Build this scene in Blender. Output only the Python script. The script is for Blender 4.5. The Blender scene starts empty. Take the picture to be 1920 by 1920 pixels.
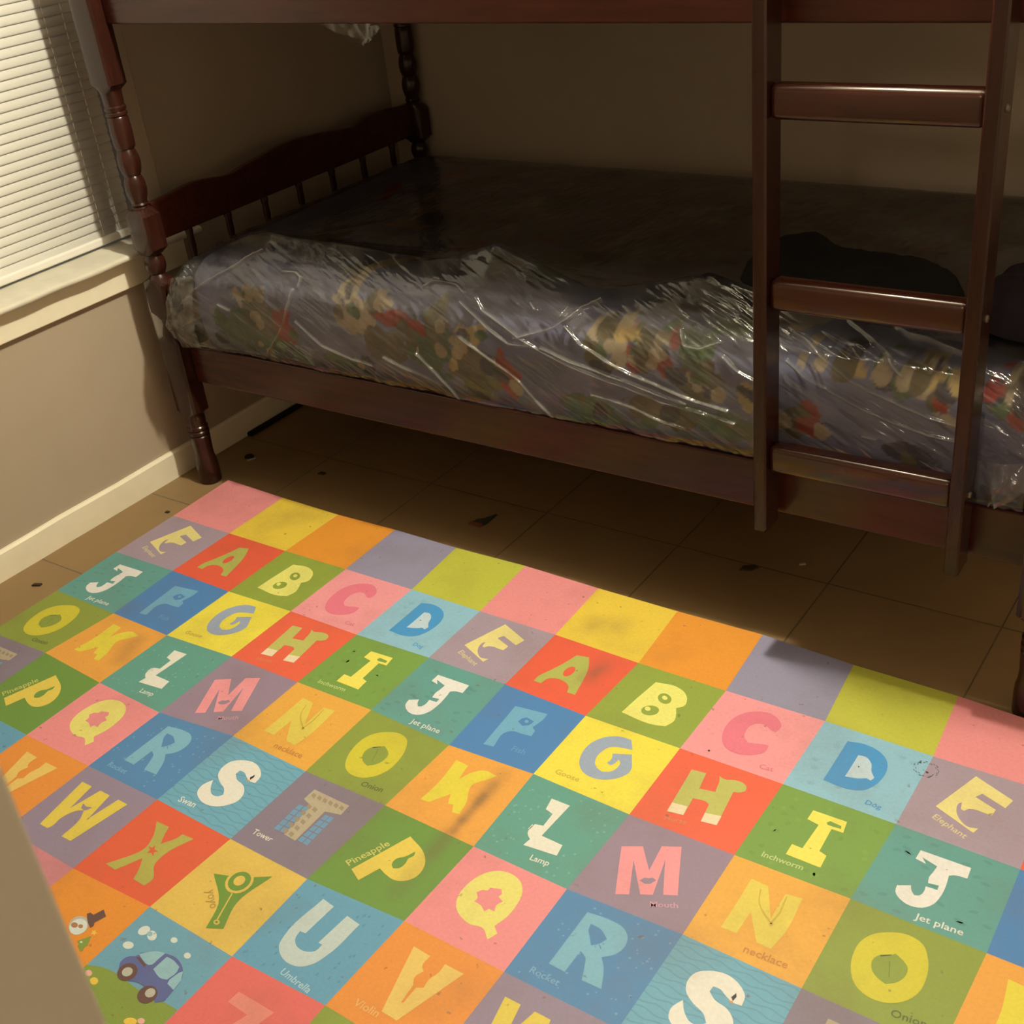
import bpy, bmesh, math, random
import numpy as np
from mathutils import Vector, Matrix
from mathutils.geometry import tessellate_polygon
random.seed(7); rng = np.random.default_rng(7)
SC = bpy.context.scene; COL = SC.collection
PI = math.pi
FLOOR = -0.012          # measured heights use the mat top as zero; everything is lifted at the end
GRID=[[(-0.0143,0.0153),(0.1934,0.0063),(0.3874,0.0012),(0.5658,0.0057),(0.7503,0.0024),(0.9400,0.0076),(1.1327,0.0019),(1.3227,0.0001),(1.5103,0.0024),(1.7002,-0.0112),(1.8960,-0.0037),(2.0898,-0.0035),(2.2816,-0.0027),(2.4718,-0.0021)],[(-0.0084,-0.1836),(0.1942,-0.1836),(0.3832,-0.1836),(0.5707,-0.1810),(0.7633,-0.1795),(0.9500,-0.1808),(1.1391,-0.1805),(1.3356,-0.1864),(1.5220,-0.1870),(1.7144,-0.1848),(1.9075,-0.1876),(2.0946,-0.1865),(2.2840,-0.1858),(2.4730,-0.1849)],[(-0.0061,-0.3702),(0.1931,-0.3667),(0.3843,-0.3703),(0.5713,-0.3647),(0.7630,-0.3657),(0.9504,-0.3598),(1.1383,-0.3601),(1.3259,-0.3684),(1.5204,-0.3672),(1.7136,-0.3666),(1.9063,-0.3676),(2.0978,-0.3713),(2.2859,-0.3687),(2.4738,-0.3675)],[(-0.0010,-0.5501),(0.2038,-0.5523),(0.3836,-0.5548),(0.5717,-0.5448),(0.7597,-0.5443),(0.9509,-0.5421),(1.1465,-0.5528),(1.3255,-0.5439),(1.5216,-0.5501),(1.7113,-0.5490),(1.8998,-0.5458),(2.0991,-0.5481),(2.2861,-0.5493),(2.4739,-0.5496)],[(-0.0002,-0.7306),(0.1847,-0.7233),(0.3828,-0.7370),(0.5743,-0.7444),(0.7609,-0.7252),(0.9547,-0.7320),(1.1404,-0.7302),(1.3330,-0.7340),(1.5157,-0.7365),(1.7124,-0.7270),(1.8993,-0.7295),(2.0932,-0.7307),(2.2841,-0.7315),(2.4731,-0.7320)],[(0.0002,-0.9137),(0.1907,-0.9142),(0.3837,-0.9177),(0.5723,-0.9175),(0.7628,-0.9158),(0.9541,-0.9205),(1.1343,-0.9227),(1.3290,-0.9123),(1.5178,-0.9135),(1.7097,-0.9132),(1.9003,-0.9130),(2.0913,-0.9136),(2.2821,-0.9142),(2.4721,-0.9145)],[(0.0010,-1.0978),(0.1917,-1.0987),(0.3824,-1.0997),(0.5717,-1.0998),(0.7611,-1.1012),(0.9458,-1.0927),(1.1377,-1.0961),(1.3242,-1.0901),(1.5175,-1.0950),(1.7091,-1.0963),(1.9001,-1.0965),(2.0908,-1.0968),(2.2812,-1.0971),(2.4714,-1.0973)],[(0.0011,-1.2809),(0.1914,-1.2813),(0.3814,-1.2817),(0.5710,-1.2819),(0.7603,-1.2816),(0.9484,-1.2792),(1.1379,-1.2788),(1.3269,-1.2770),(1.5179,-1.2780),(1.7091,-1.2792),(1.8999,-1.2795),(2.0904,-1.2798),(2.2807,-1.2799),(2.4709,-1.2801)],[(0.0009,-1.4637),(0.1910,-1.4639),(0.3810,-1.4641),(0.5707,-1.4640),(0.7601,-1.4636),(0.9493,-1.4629),(1.1388,-1.4623),(1.3285,-1.4618),(1.5187,-1.4619),(1.7093,-1.4623),(1.8998,-1.4625),(2.0902,-1.4627),(2.2805,-1.4628),(2.4707,-1.4630)],[(0.0008,-1.6465),(0.1908,-1.6466),(0.3807,-1.6466),(0.5705,-1.6465),(0.7601,-1.6463),(0.9497,-1.6459),(1.1394,-1.6455),(1.3292,-1.6453),(1.5193,-1.6453),(1.7095,-1.6454),(1.8998,-1.6455),(2.0901,-1.6456),(2.2803,-1.6457),(2.4705,-1.6458)]]
ART={
 'A':[('l',1,0,[389,204,521,171,599,310,729,779,637,786,589,688,515,651,421,648,345,692,320,797,233,799,229,737,289,556,356,351]),('b',2,1,[489,399,502,414,512,436,518,462,519,490,515,518,507,542,495,561,480,572,465,574,450,568,437,553,427,531,421,505,420,477,424,449,432,424,444,406,459,394,474,392])],
 'B':[('l',1,0,[322,203,546,175,662,225,731,316,748,418,697,481,736,555,771,669,737,779,633,811,271,788,284,582]),('b',2,1,[568,350,586,369,599,392,605,416,604,438,595,457,580,470,560,476,537,475,514,467,491,452,473,432,459,409,453,385,454,363,463,344,478,331,498,325,521,326,545,335]),('l',3,1,[541,370,549,378,554,387,556,397,556,406,552,413,546,419,538,421,529,421,519,417,510,411,502,403,497,394,494,384,495,375,498,367,504,362,513,360,522,360,532,363]),('b',2,1,[555,570,570,589,578,612,578,638,570,662,555,684,534,701,509,712,483,714,459,709,438,697,422,678,414,655,414,629,422,604,437,582,459,565,483,554,509,552,534,557]),('l',3,1,[479,599,487,607,492,616,494,626,494,635,490,643,483,649,475,652,465,652,455,649,446,643,439,635,434,625,431,616,432,606,436,598,442,593,451,590,460,590,470,593])],
 'C':[('l',1,0,[683,279,600,168,519,132,411,155,309,231,244,352,232,511,264,662,335,773,439,819,546,805,625,761,689,686,691,577,636,580,573,606,507,624,449,574,424,490,429,389,470,330,547,316,626,366,669,370])],
 'D':[('l',1,0,[281,175,421,141,561,168,665,252,708,356,715,505,686,634,620,739,531,780,282,779]),('d',2,0,[430,314,494,303,565,362,605,467,654,535,639,586,597,572,556,602,429,644,431,464]),('k',3,1,[494,459,495,462,495,465,494,467,493,470,491,471,489,472,486,472,484,471,483,469,481,466,481,463,481,461,482,458,483,456,485,454,487,453,489,454,491,455,493,457])],
 'E':[('l',1,0,[403,88,758,246,725,368,511,283,471,350,663,425,652,508,601,510,530,504,466,523,436,564,407,557,393,471,374,494,374,564,403,640,455,702,513,736,596,716,574,785,216,626])],
 'F':[('l',1,0,[286,229,648,174,655,266,640,338,621,419,671,450,683,537,575,550,462,563,424,596,424,835,311,847]),('b',2,0,[441,414,450,358,486,319,589,337,574,407,520,449]),('l',3,1,[539,363,542,369,543,376,541,382,538,388,533,392,527,394,520,394,513,392,507,388,502,382,499,376,498,369,500,363,503,357,508,353,514,351,521,352,528,354,534,358])],
 'G':[('l',1,0,[554,112,630,234,512,260,429,302,392,398,398,532,447,611,526,643,592,605,624,520,606,437,580,420,577,481,557,524,509,515,521,473,513,410,493,373,656,295,746,540,707,627,642,697,502,758,387,740,299,659,241,487,255,310,331,187,438,120])],
 'H':[('l',1,0,[221,214,357,197,390,409,532,382,517,307,506,241,475,174,530,191,616,159,687,155,741,187,755,247,715,290,669,305,721,755,582,778,553,553,526,538,397,549,418,783,270,806]),('d',2,0,[261,685,401,667,418,783,270,806]),('d',2,0,[567,665,710,634,721,755,582,778])],
 'I':[('l',1,0,[353,185,649,180,671,322,571,326,585,621,655,643,665,796,362,788,360,654,453,658,461,331,353,311]),('b',2,0,[507,274,527,241,629,253,638,287,573,294,525,294])],
 'J':[('l',1,0,[273,197,671,187,678,318,581,336,549,360,564,519,561,615,535,734,481,805,402,833,311,805,256,746,245,675,335,618,356,672,390,709,421,693,439,630,433,570,520,562,516,508,438,525,424,459,434,388,442,308,310,269,358,327,270,311])],
 'K':[('l',1,0,[206,160,355,169,393,371,452,236,532,165,692,174,641,251,553,379,583,489,635,585,665,749,593,759,547,673,496,690,443,573,372,685,326,753,234,763,247,517])],
 'L':[('l',1,0,[311,182,500,175,473,604,694,607,716,733,389,773,404,688,346,641,331,571,346,518,422,498,418,339,333,318]),('l',1,0,[322,592,326,529,343,542,336,598])],
 'M':[('l',1,0,[138,370,294,284,469,506,430,208,577,132,793,644,690,693,529,336,619,733,533,780,303,461,457,822,359,868]),('b',2,1,[456,644,474,595,507,587,532,563,570,577,547,636,506,657])],
 'N':[('l',1,0,[232,181,383,195,536,503,537,202,673,182,686,592,655,780,534,775,372,519,362,771,230,780,235,537]),('n',2,0,[336,253,392,406,477,498,562,557,552,534,479,477,403,400,349,250]),('n',2,0,[549,225,566,407,550,535,562,557,582,418,563,224]),('n',2,1,[577,549,578,554,578,560,576,566,573,571,569,574,564,576,559,576,554,574,550,570,547,566,546,560,546,554,547,548,550,543,554,540,559,538,565,538,569,540,574,544])],
 'O':[('l',1,0,[354,175,474,128,593,157,664,259,716,443,710,621,654,734,561,808,436,827,320,777,237,652,203,510,208,368,266,248]),('b',2,0,[435,376,462,349,520,377,578,432,588,505,558,594,495,655,427,632,360,567,344,468,374,413]),('n',3,0,[453,437,496,580,491,583,445,442]),('k',3,0,[375,422,440,372,442,380,378,431])],
 'P':[('l',1,0,[449,188,689,301,746,363,787,462,780,568,720,643,652,668,561,655,459,619,388,813,253,741]),('b',2,0,[521,538,509,466,563,401,600,313,621,359,599,409,614,467,598,542,557,565])],
 'Q':[('l',1,0,[390,118,513,103,617,144,689,238,719,371,718,520,681,654,745,709,709,800,599,720,502,743,385,718,287,653,234,560,219,405,270,226,326,156]),('b',2,0,[342,433,371,379,412,364,415,326,507,290,543,332,534,373,598,399,572,450,595,527,538,526,522,570,453,529,385,524,384,471])],
 'R':[('l',1,0,[263,145,464,133,584,157,650,218,679,313,654,421,576,497,628,560,723,760,555,762,506,631,471,558,409,523,404,760,259,752]),('b',2,0,[345,241,430,251,527,319,495,393,451,434,398,360,357,301]),('b',2,0,[474,421,479,418,493,434,489,436]),('b',2,0,[498,399,506,395,538,428,532,431]),('b',2,0,[517,372,523,366,536,381,532,383])],
 'S':[('l',1,0,[336,208,460,170,585,204,670,285,682,369,622,377,552,353,480,316,427,320,424,374,482,418,606,450,678,510,709,617,665,704,582,776,458,809,334,780,274,740,245,655,287,542,342,626,431,688,498,675,524,635,474,576,371,533,271,460,237,362,259,270]),('k',2,0,[584,339,600,287,617,316,609,364]),('h',2,0,[577,377,609,364,616,393])],
 'T':[('l',1,0,[258,150,707,160,718,285,552,321,569,727,416,717,383,329,255,293]),('d',1,0,[267,367,320,362,323,423,268,427]),('d',1,0,[268,439,324,434,327,495,270,499]),('d',1,0,[270,511,327,506,330,566,272,570]),('d',1,0,[272,582,331,578,334,637,274,641]),('d',1,0,[274,652,334,648,337,707,276,710]),('d',1,0,[331,361,384,356,388,418,334,422]),('d',1,0,[334,434,389,429,394,490,337,494]),('d',1,0,[338,505,395,501,399,561,341,565]),('d',1,0,[342,577,400,573,404,632,345,636]),('d',1,0,[346,647,405,644,409,703,349,706]),('d',1,0,[588,351,634,348,636,412,587,415]),('d',1,0,[587,427,636,425,637,489,586,490]),('d',1,0,[586,502,637,501,638,565,586,565]),('d',1,0,[585,577,639,577,640,640,585,639]),('d',1,0,[585,651,640,651,641,714,584,712]),('d',1,0,[643,347,689,344,693,410,645,412]),('d',1,0,[645,424,693,422,697,487,647,489]),('d',1,0,[647,501,697,500,701,564,648,564]),('d',1,0,[649,577,701,576,705,640,650,640]),('d',1,0,[650,652,705,652,709,716,652,714]),('n',2,0,[345,316,400,332,402,375,347,359]),('n',2,0,[421,321,476,337,478,380,424,364]),('n',2,0,[352,401,407,417,409,460,355,444]),('n',2,0,[428,406,483,422,485,464,431,449]),('n',2,0,[359,486,414,501,416,543,362,528]),('n',2,0,[435,490,489,505,492,547,438,532]),('n',2,0,[367,569,421,584,423,626,369,611]),('n',2,0,[442,573,496,588,498,629,444,615]),('n',2,0,[374,652,428,666,430,708,376,694]),('n',2,0,[449,655,503,670,505,711,451,697]),('n',2,0,[283,187,334,202,339,245,286,227]),('n',2,0,[355,187,405,203,410,245,357,227]),('n',2,0,[426,187,476,203,481,245,429,227]),('n',2,0,[497,188,547,203,551,245,499,228]),('n',2,0,[568,188,617,203,621,245,570,228]),('n',2,0,[638,188,686,203,691,245,639,228])],
 'U':[('l',1,0,[267,123,400,150,380,504,324,508,345,597,423,655,517,653,572,613,579,533,537,531,561,181,710,208,684,609,642,733,570,803,454,823,331,775,267,709,239,604])],
 'V':[('l',1,0,[233,171,407,180,417,301,451,327,426,422,462,478,469,550,481,657,499,650,496,487,548,455,537,369,563,274,557,183,740,182,554,808,405,804])],
 'W':[('l',1,0,[135,190,276,190,333,504,401,188,540,189,608,513,661,188,794,190,697,790,569,792,535,538,477,456,437,479,363,647,374,754,358,791,244,792]),('b',2,0,[427,446,394,393,457,410,522,387,508,426,483,456])],
 'X':[('l',1,0,[224,206,385,196,431,300,486,392,564,246,569,198,706,186,621,474,636,599,769,763,757,841,606,831,565,735,520,664,476,605,401,766,366,832,228,819,299,715,397,504,341,352]),('b',2,0,[455,430,492,471,543,473,516,500,549,541,496,517,465,540,459,499,407,471,457,470])],
 'Y':[('l',1,0,[197,405,324,355,440,309,520,260,696,144,632,550,735,827,598,903,497,645]),('b',2,1,[518,218,555,244,583,280,600,322,604,366,596,409,575,446,545,473,508,488,467,490,427,478,390,453,361,418,343,376,337,330,345,287,365,249,396,222,434,206,477,205]),('l',3,1,[509,244,538,264,560,293,573,326,577,362,570,396,553,426,529,448,500,460,467,462,435,452,407,433,384,405,370,371,366,335,372,300,388,270,413,248,443,235,476,234]),('b',4,1,[487,291,502,301,513,316,520,333,522,351,519,369,510,384,498,396,482,402,465,403,449,398,434,387,422,373,415,355,413,337,416,319,424,304,437,292,452,286,470,285]),('b',2,0,[507,479,519,476,627,786,612,787]),('b',2,1,[657,790,662,797,664,804,663,812,659,819,653,825,644,828,635,830,625,829,616,825,609,820,604,813,602,805,603,797,607,790,613,784,621,781,631,779,641,780,650,784]),('l',3,1,[644,797,647,801,647,804,647,808,645,811,642,814,638,816,634,816,629,816,625,814,622,812,619,808,618,805,619,801,621,798,624,795,628,793,632,793,637,793,641,795])],
 'Z':[('l',1,0,[303,234,690,243,585,643,754,637,748,729,383,733,517,364,294,347])],
 'car':[('g',1,0,[0,689,151,637,239,624,416,627,597,636,897,607,996,605,1000,1000,0,1000]),('y',1.5,1,[794,846,800,854,801,865,797,876,788,887,774,897,759,904,742,908,726,909,712,906,701,901,695,892,694,882,699,870,708,859,721,849,737,842,753,838,770,837,784,840]),('q',1.5,1,[846,810,851,817,853,824,852,831,848,838,841,844,832,848,822,850,811,849,802,846,794,841,789,835,787,827,788,820,793,813,800,807,809,803,819,802,829,802,839,805]),('y',1.5,1,[216,748,224,757,227,766,227,776,223,784,215,791,204,795,191,796,178,795,166,791,155,784,147,775,143,766,144,757,148,748,156,742,167,737,180,736,193,737,205,742]),('q',1.5,1,[109,722,115,730,119,738,118,745,115,753,108,758,99,762,88,763,77,762,66,758,57,752,50,745,47,737,47,729,51,722,57,716,67,713,77,712,89,713,100,717]),('w',1,1,[195,352,202,361,205,372,202,383,195,394,184,402,170,409,154,412,138,411,124,407,112,400,105,391,102,380,105,369,112,359,123,350,137,344,153,341,169,341,183,345]),('w',1,1,[177,157,190,165,199,177,203,191,203,207,199,222,190,235,177,245,163,251,147,252,132,249,120,240,111,228,106,214,106,198,110,183,120,170,132,160,147,154,162,153]),('w',1,1,[291,182,302,194,308,207,309,220,304,231,295,239,282,244,266,245,249,242,233,235,219,225,208,213,202,200,201,187,205,176,215,167,228,163,244,162,261,165,277,172]),('f',1.5,1,[247,188,252,194,255,201,255,208,252,214,246,219,238,222,230,223,220,222,212,218,205,213,199,207,197,200,197,194,200,188,206,183,213,180,222,179,231,180,240,183]),('w',1,1,[483,123,488,131,491,138,490,146,486,154,479,159,469,163,459,165,448,163,439,160,430,154,425,147,422,139,423,131,427,124,434,118,444,115,454,113,465,114,474,118]),('w',1,1,[698,175,704,183,707,191,706,199,702,206,695,212,686,216,676,217,665,216,655,212,647,206,641,199,639,191,639,183,643,175,650,169,659,166,670,164,680,166,690,170]),('v',2,0,[255,562,231,529,235,469,308,398,307,379,405,302,495,273,597,255,690,277,760,320,812,392,831,501,844,602,792,652,690,613,502,595,416,627,323,617]),('f',3,0,[308,393,351,345,417,294,495,273,488,349,484,409,462,426,394,419]),('f',3,0,[533,289,610,286,702,307,721,353,705,447,663,463,528,435]),('f',3,0,[760,320,812,392,828,489,739,473,723,436,740,351]),('t',3,0,[309,426,334,411,444,437,451,461]),('t',3,1,[388,489,414,502,434,522,447,546,451,571,447,596,435,618,415,635,390,645,363,648,335,642,309,629,289,610,276,586,271,560,275,535,287,513,307,495,332,485,360,483]),('x',4,1,[379,526,392,534,401,545,407,557,408,571,404,583,396,594,384,602,370,606,356,607,341,603,329,595,319,585,313,572,312,559,316,546,324,535,336,527,350,523,365,523]),('t',3,1,[702,555,727,568,746,587,758,610,762,635,757,660,745,682,726,698,702,708,675,711,648,705,624,693,605,674,592,650,588,625,592,600,605,578,624,562,648,551,675,549]),('x',4,1,[698,569,710,575,720,585,727,597,729,610,727,623,720,634,710,642,698,647,684,648,670,645,657,639,647,629,641,617,639,604,641,591,647,580,657,572,670,567,684,566])],
 'snow':[('x',1,1,[621,361,652,377,677,399,694,425,701,451,699,477,686,499,665,515,637,523,605,524,572,516,541,500,516,478,498,453,490,425,492,399,505,377,527,361,555,352,588,352]),('w',2,1,[631,382,657,396,678,415,693,438,699,462,696,486,684,506,666,521,642,529,614,530,586,524,560,510,538,491,523,468,517,443,519,419,531,399,549,384,574,375,602,375]),('n',3,1,[591,441,597,448,600,456,599,464,595,471,587,476,578,480,567,481,555,480,544,476,536,471,529,464,527,456,527,449,532,441,539,436,549,432,560,431,572,432,582,436]),('n',3,1,[643,429,647,435,650,440,650,446,647,450,642,454,636,457,628,457,620,456,612,453,606,449,601,444,599,438,599,433,601,428,606,424,613,422,620,421,629,422,636,425]),('t',2,0,[560,317,576,293,623,297,655,213,737,257,700,353,723,382,715,412,643,378]),('g',2,0,[794,465,724,563,770,578,771,597,855,627,836,567,849,556]),('y',2,0,[771,400,790,420,818,421,802,434,819,454,791,443,773,455,771,434,744,421,771,420]),('w',3,1,[779,548,781,551,782,554,782,556,780,559,778,561,774,562,770,563,766,563,762,561,759,559,756,557,755,554,756,551,757,549,760,547,764,545,768,545,772,545,776,546])],
}
WORDS={'E': ('Elephant', 0.222, 0.772, 0.53, 0.89), 'D': ('Dog', 0.689, 0.893, 0.831, 0.897), 'C': ('Cat', 0.728, 0.908, 0.859, 0.892), 'J': ('Jet plane', 0.47, 0.947, 0.812, 0.927), 'G': ('Goose', 0.156, 0.887, 0.407, 0.878), 'H': ('Horse', 0.291, 0.917, 0.49, 0.874), 'I': ('Inchworm', 0.19, 0.907, 0.55, 0.895), 'O': ('Onion', 0.61, 0.905, 0.854, 0.876), 'L': ('Lamp', 0.524, 0.887, 0.714, 0.868), 'M': ('Mouth', 0.652, 0.864, 0.854, 0.768), 'N': ('necklace', 0.474, 0.914, 0.834, 0.894), 'T': ('Tower', 0.126, 0.853, 0.368, 0.848), 'P': ('Pineapple', 0.209, 0.728, 0.363, 0.357), 'R': ('Rocket', 0.161, 0.901, 0.425, 0.904), 'S': ('Swan', 0.188, 0.917, 0.395, 0.899), 'U': ('Umbrella', 0.46, 0.937, 0.801, 0.983), 'V': ('Violin', 0.176, 0.877, 0.405, 0.868), 'Y': ('yoyo', 0.295, 0.591, 0.48, 0.728), 'F': ('Fish', 0.605, 0.808, 0.763, 0.802)}
FOLDS=[[(0.328,0.601),(0.365,0.603),(0.384,0.597),(0.383,0.578)],[(0.729,0.610),(0.749,0.624),(0.784,0.624),(0.809,0.622),(0.833,0.611)],[(0.631,0.459),(0.667,0.449),(0.711,0.436),(0.775,0.416)],[(0.723,0.481),(0.758,0.448),(0.797,0.412),(0.816,0.392)],[(0.128,0.514),(0.159,0.503)],[(0.375,0.505),(0.451,0.459),(0.536,0.440),(0.593,0.433)],[(-0.015,0.470),(0.071,0.549),(0.185,0.607),(0.240,0.642)],[(0.367,0.572),(0.347,0.518),(0.319,0.473),(0.258,0.410)],[(0.830,0.595),(0.889,0.566),(0.959,0.533),(1.019,0.535)],[(0.866,0.606),(0.888,0.586),(0.970,0.556),(1.027,0.531),(1.095,0.511),(1.158,0.497),(1.231,0.485),(1.302,0.469),(1.354,0.465),(1.409,0.458),(1.455,0.453)],[(1.035,0.534),(1.103,0.516),(1.159,0.508),(1.214,0.499),(1.285,0.484),(1.354,0.472)],[(1.086,0.580),(1.129,0.552),(1.179,0.532),(1.233,0.513),(1.303,0.497),(1.372,0.482),(1.439,0.474)],[(0.837,0.530),(0.900,0.499),(0.951,0.474),(0.985,0.450),(1.014,0.418),(1.051,0.391)],[(1.151,0.457),(1.192,0.455),(1.247,0.446),(1.300,0.431),(1.353,0.420)],[(0.973,0.546),(1.055,0.572),(1.104,0.603),(1.137,0.637)],[(1.129,0.633),(1.160,0.612)],[(1.332,0.602),(1.345,0.578),(1.375,0.576),(1.412,0.591)],[(1.424,0.570),(1.456,0.550),(1.488,0.539)],[(1.438,0.645),(1.473,0.625),(1.489,0.618)],[(0.996,0.609),(1.011,0.599)],[(1.072,0.595),(1.079,0.606)],[(1.540,0.622),(1.575,0.606),(1.619,0.586),(1.662,0.564),(1.699,0.552),(1.746,0.540),(1.800,0.526),(1.847,0.521)],[(1.543,0.580),(1.576,0.561),(1.634,0.541),(1.692,0.521),(1.747,0.508),(1.802,0.497),(1.847,0.494)],[(1.617,0.668),(1.659,0.639),(1.701,0.611),(1.743,0.583)],[(1.693,0.667),(1.729,0.653),(1.755,0.651),(1.792,0.637),(1.841,0.625)],[(1.691,0.475),(1.716,0.474)],[(1.909,0.396),(1.932,0.447)],[(1.919,0.396),(1.942,0.423)],]
BLOBS=[(0.190,0.514,0.057,0.039,0,'b'),(0.194,0.489,0.023,0.018,0,'y'),(0.129,0.442,0.065,0.041,0,'g'),(0.215,0.467,0.051,0.058,0,'o'),(0.287,0.460,0.031,0.053,-10,'r'),(0.499,0.576,0.030,0.024,0,'b'),(0.515,0.520,0.050,0.045,0,'b'),(0.590,0.553,0.039,0.024,0,'b'),(0.646,0.526,0.075,0.022,10,'r'),(0.690,0.516,0.028,0.020,0,'r'),(0.738,0.481,0.050,0.052,0,'g'),(0.596,0.464,0.054,0.033,0,'o'),(0.748,0.536,0.027,0.039,20,'o'),(0.472,0.392,0.062,0.022,15,'g'),(0.810,0.480,0.025,0.023,0,'y'),(0.248,0.408,0.085,0.018,8,'g'),(0.675,0.472,0.014,0.020,0,'b'),(0.821,0.500,0.035,0.039,0,'b'),(0.847,0.435,0.053,0.048,0,'o'),(0.925,0.444,0.026,0.051,-15,'r'),(0.881,0.467,0.020,0.011,-20,'b'),(0.851,0.526,0.017,0.019,0,'y'),(1.140,0.564,0.019,0.028,0,'b'),(1.138,0.541,0.019,0.007,0,'d'),(1.137,0.510,0.006,0.022,0,'b'),(1.153,0.512,0.006,0.021,0,'b'),(1.197,0.531,0.022,0.030,10,'b'),(1.229,0.523,0.022,0.032,0,'r'),(1.252,0.540,0.010,0.014,0,'y'),(1.285,0.528,0.023,0.024,0,'r'),(1.335,0.505,0.023,0.017,0,'r'),(1.347,0.558,0.032,0.027,0,'g'),(1.460,0.490,0.020,0.025,0,'y'),(1.405,0.422,0.077,0.021,8,'g'),(1.130,0.398,0.058,0.026,10,'g'),(1.363,0.500,0.038,0.028,0,'o'),(1.400,0.489,0.010,0.010,0,'b'),(1.215,0.578,0.022,0.010,0,'p'),(1.229,0.570,0.029,0.010,0,'g'),(1.296,0.580,0.017,0.010,0,'g'),(1.193,0.579,0.018,0.014,0,'b'),(1.264,0.423,0.054,0.022,12,'o'),(1.570,0.610,0.029,0.018,15,'b'),(1.633,0.614,0.033,0.024,0,'d'),(1.771,0.603,0.036,0.017,35,'b'),(1.793,0.578,0.023,0.013,10,'b'),(1.748,0.585,0.019,0.016,20,'o'),(1.717,0.559,0.022,0.010,0,'d'),(1.758,0.557,0.026,0.012,15,'b'),(1.800,0.526,0.007,0.024,-5,'b'),(1.815,0.529,0.007,0.023,-5,'b'),(1.585,0.470,0.022,0.032,-25,'r'),(1.552,0.458,0.024,0.026,0,'o'),(1.809,0.646,0.028,0.012,15,'g'),(1.896,0.603,0.015,0.014,0,'r'),(1.916,0.598,0.012,0.017,0,'b'),(1.914,0.566,0.012,0.013,0,'b'),(1.901,0.553,0.020,0.020,0,'o'),(1.896,0.631,0.019,0.025,0,'o'),(1.927,0.535,0.015,0.017,0,'r'),(1.703,0.618,0.024,0.017,0,'g'),(1.768,0.431,0.040,0.015,15,'d'),]
CAM_C=(2.33125,-1.81501,1.47058)
CAM_F=2291.851
CAM_R=[(0.821756, 0.5604547, -0.1029931), (0.2105616, -0.4665954, -0.8590417), (-0.52951, 0.6842363, -0.5014378)]
LAMP = (1.38, -.045, 2.25); LAMP_W = 171.0; LAMP_C = (1.0, .93, .69); FILL_W = 36.0; SKY = .5; EXPO = 0.0
SMUDGES = [(1.278, -.57, 1.282, -.64, .030, .22), (1.279, -.60, 1.281, -.69, .022, .30), (1.280, -.63, 1.282, -.72, .014, .28), (1.279, -.70, 1.280, -.78, .024, .22), (1.279, -.74, 1.280, -.87, .034, .20), (1.276, -.225, 1.274, -.27, .042, .26), (1.276, -.24, 1.276, -.25, .022, .2), (.335, -.60, .36, -.66, .04, .28), (1.24, -.09, 1.20, -.11, .05, .22)]
# ------------------------------------------------------------------ helpers
def s2l(c):
    return tuple((v/255/12.92 if v/255 <= .04045 else ((v/255+.055)/1.055)**2.4) for v in c)
WHITE = s2l((246, 228, 194))
def alb(c, k=.69):      # colour read in the photo under the warm lamp -> reflectance
    l = s2l(c); return tuple(min(.92, k*a/b) for a, b in zip(l, WHITE))

class Nodes:
    def __init__(s, m): s.t = m.node_tree; s.n = s.t.nodes; s.l = s.t.links
    def add(s, typ, **kw):
        n = s.n.new(typ)
        for k, v in kw.items():
            if k.startswith('i_'):
                key = k[2:]; key = int(key) if key.isdigit() else key.replace('_', ' ')
                n.inputs[key].default_value = v
            else: setattr(n, k, v)
        return n
    def link(s, a, b): s.l.new(a, b)
    def math(s, op, a, b=None, c=None):
        n = s.add('ShaderNodeMath', operation=op)
        for k, v in enumerate((a, b, c)):
            if v is None: continue
            if isinstance(v, (int, float)): n.inputs[k].default_value = v
            else: s.link(v, n.inputs[k])
        return n.outputs[0]
    def mix(s, f, a, b, blend='MIX'):
        n = s.add('ShaderNodeMix', data_type='RGBA', blend_type=blend)
        for key, v in ((0, f), (6, a), (7, b)):
            if isinstance(v, (int, float)): n.inputs[key].default_value = v
            elif isinstance(v, (tuple, list)): n.inputs[key].default_value = (*v[:3], 1)
            else: s.link(v, n.inputs[key])
        return n.outputs[2]

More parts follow.
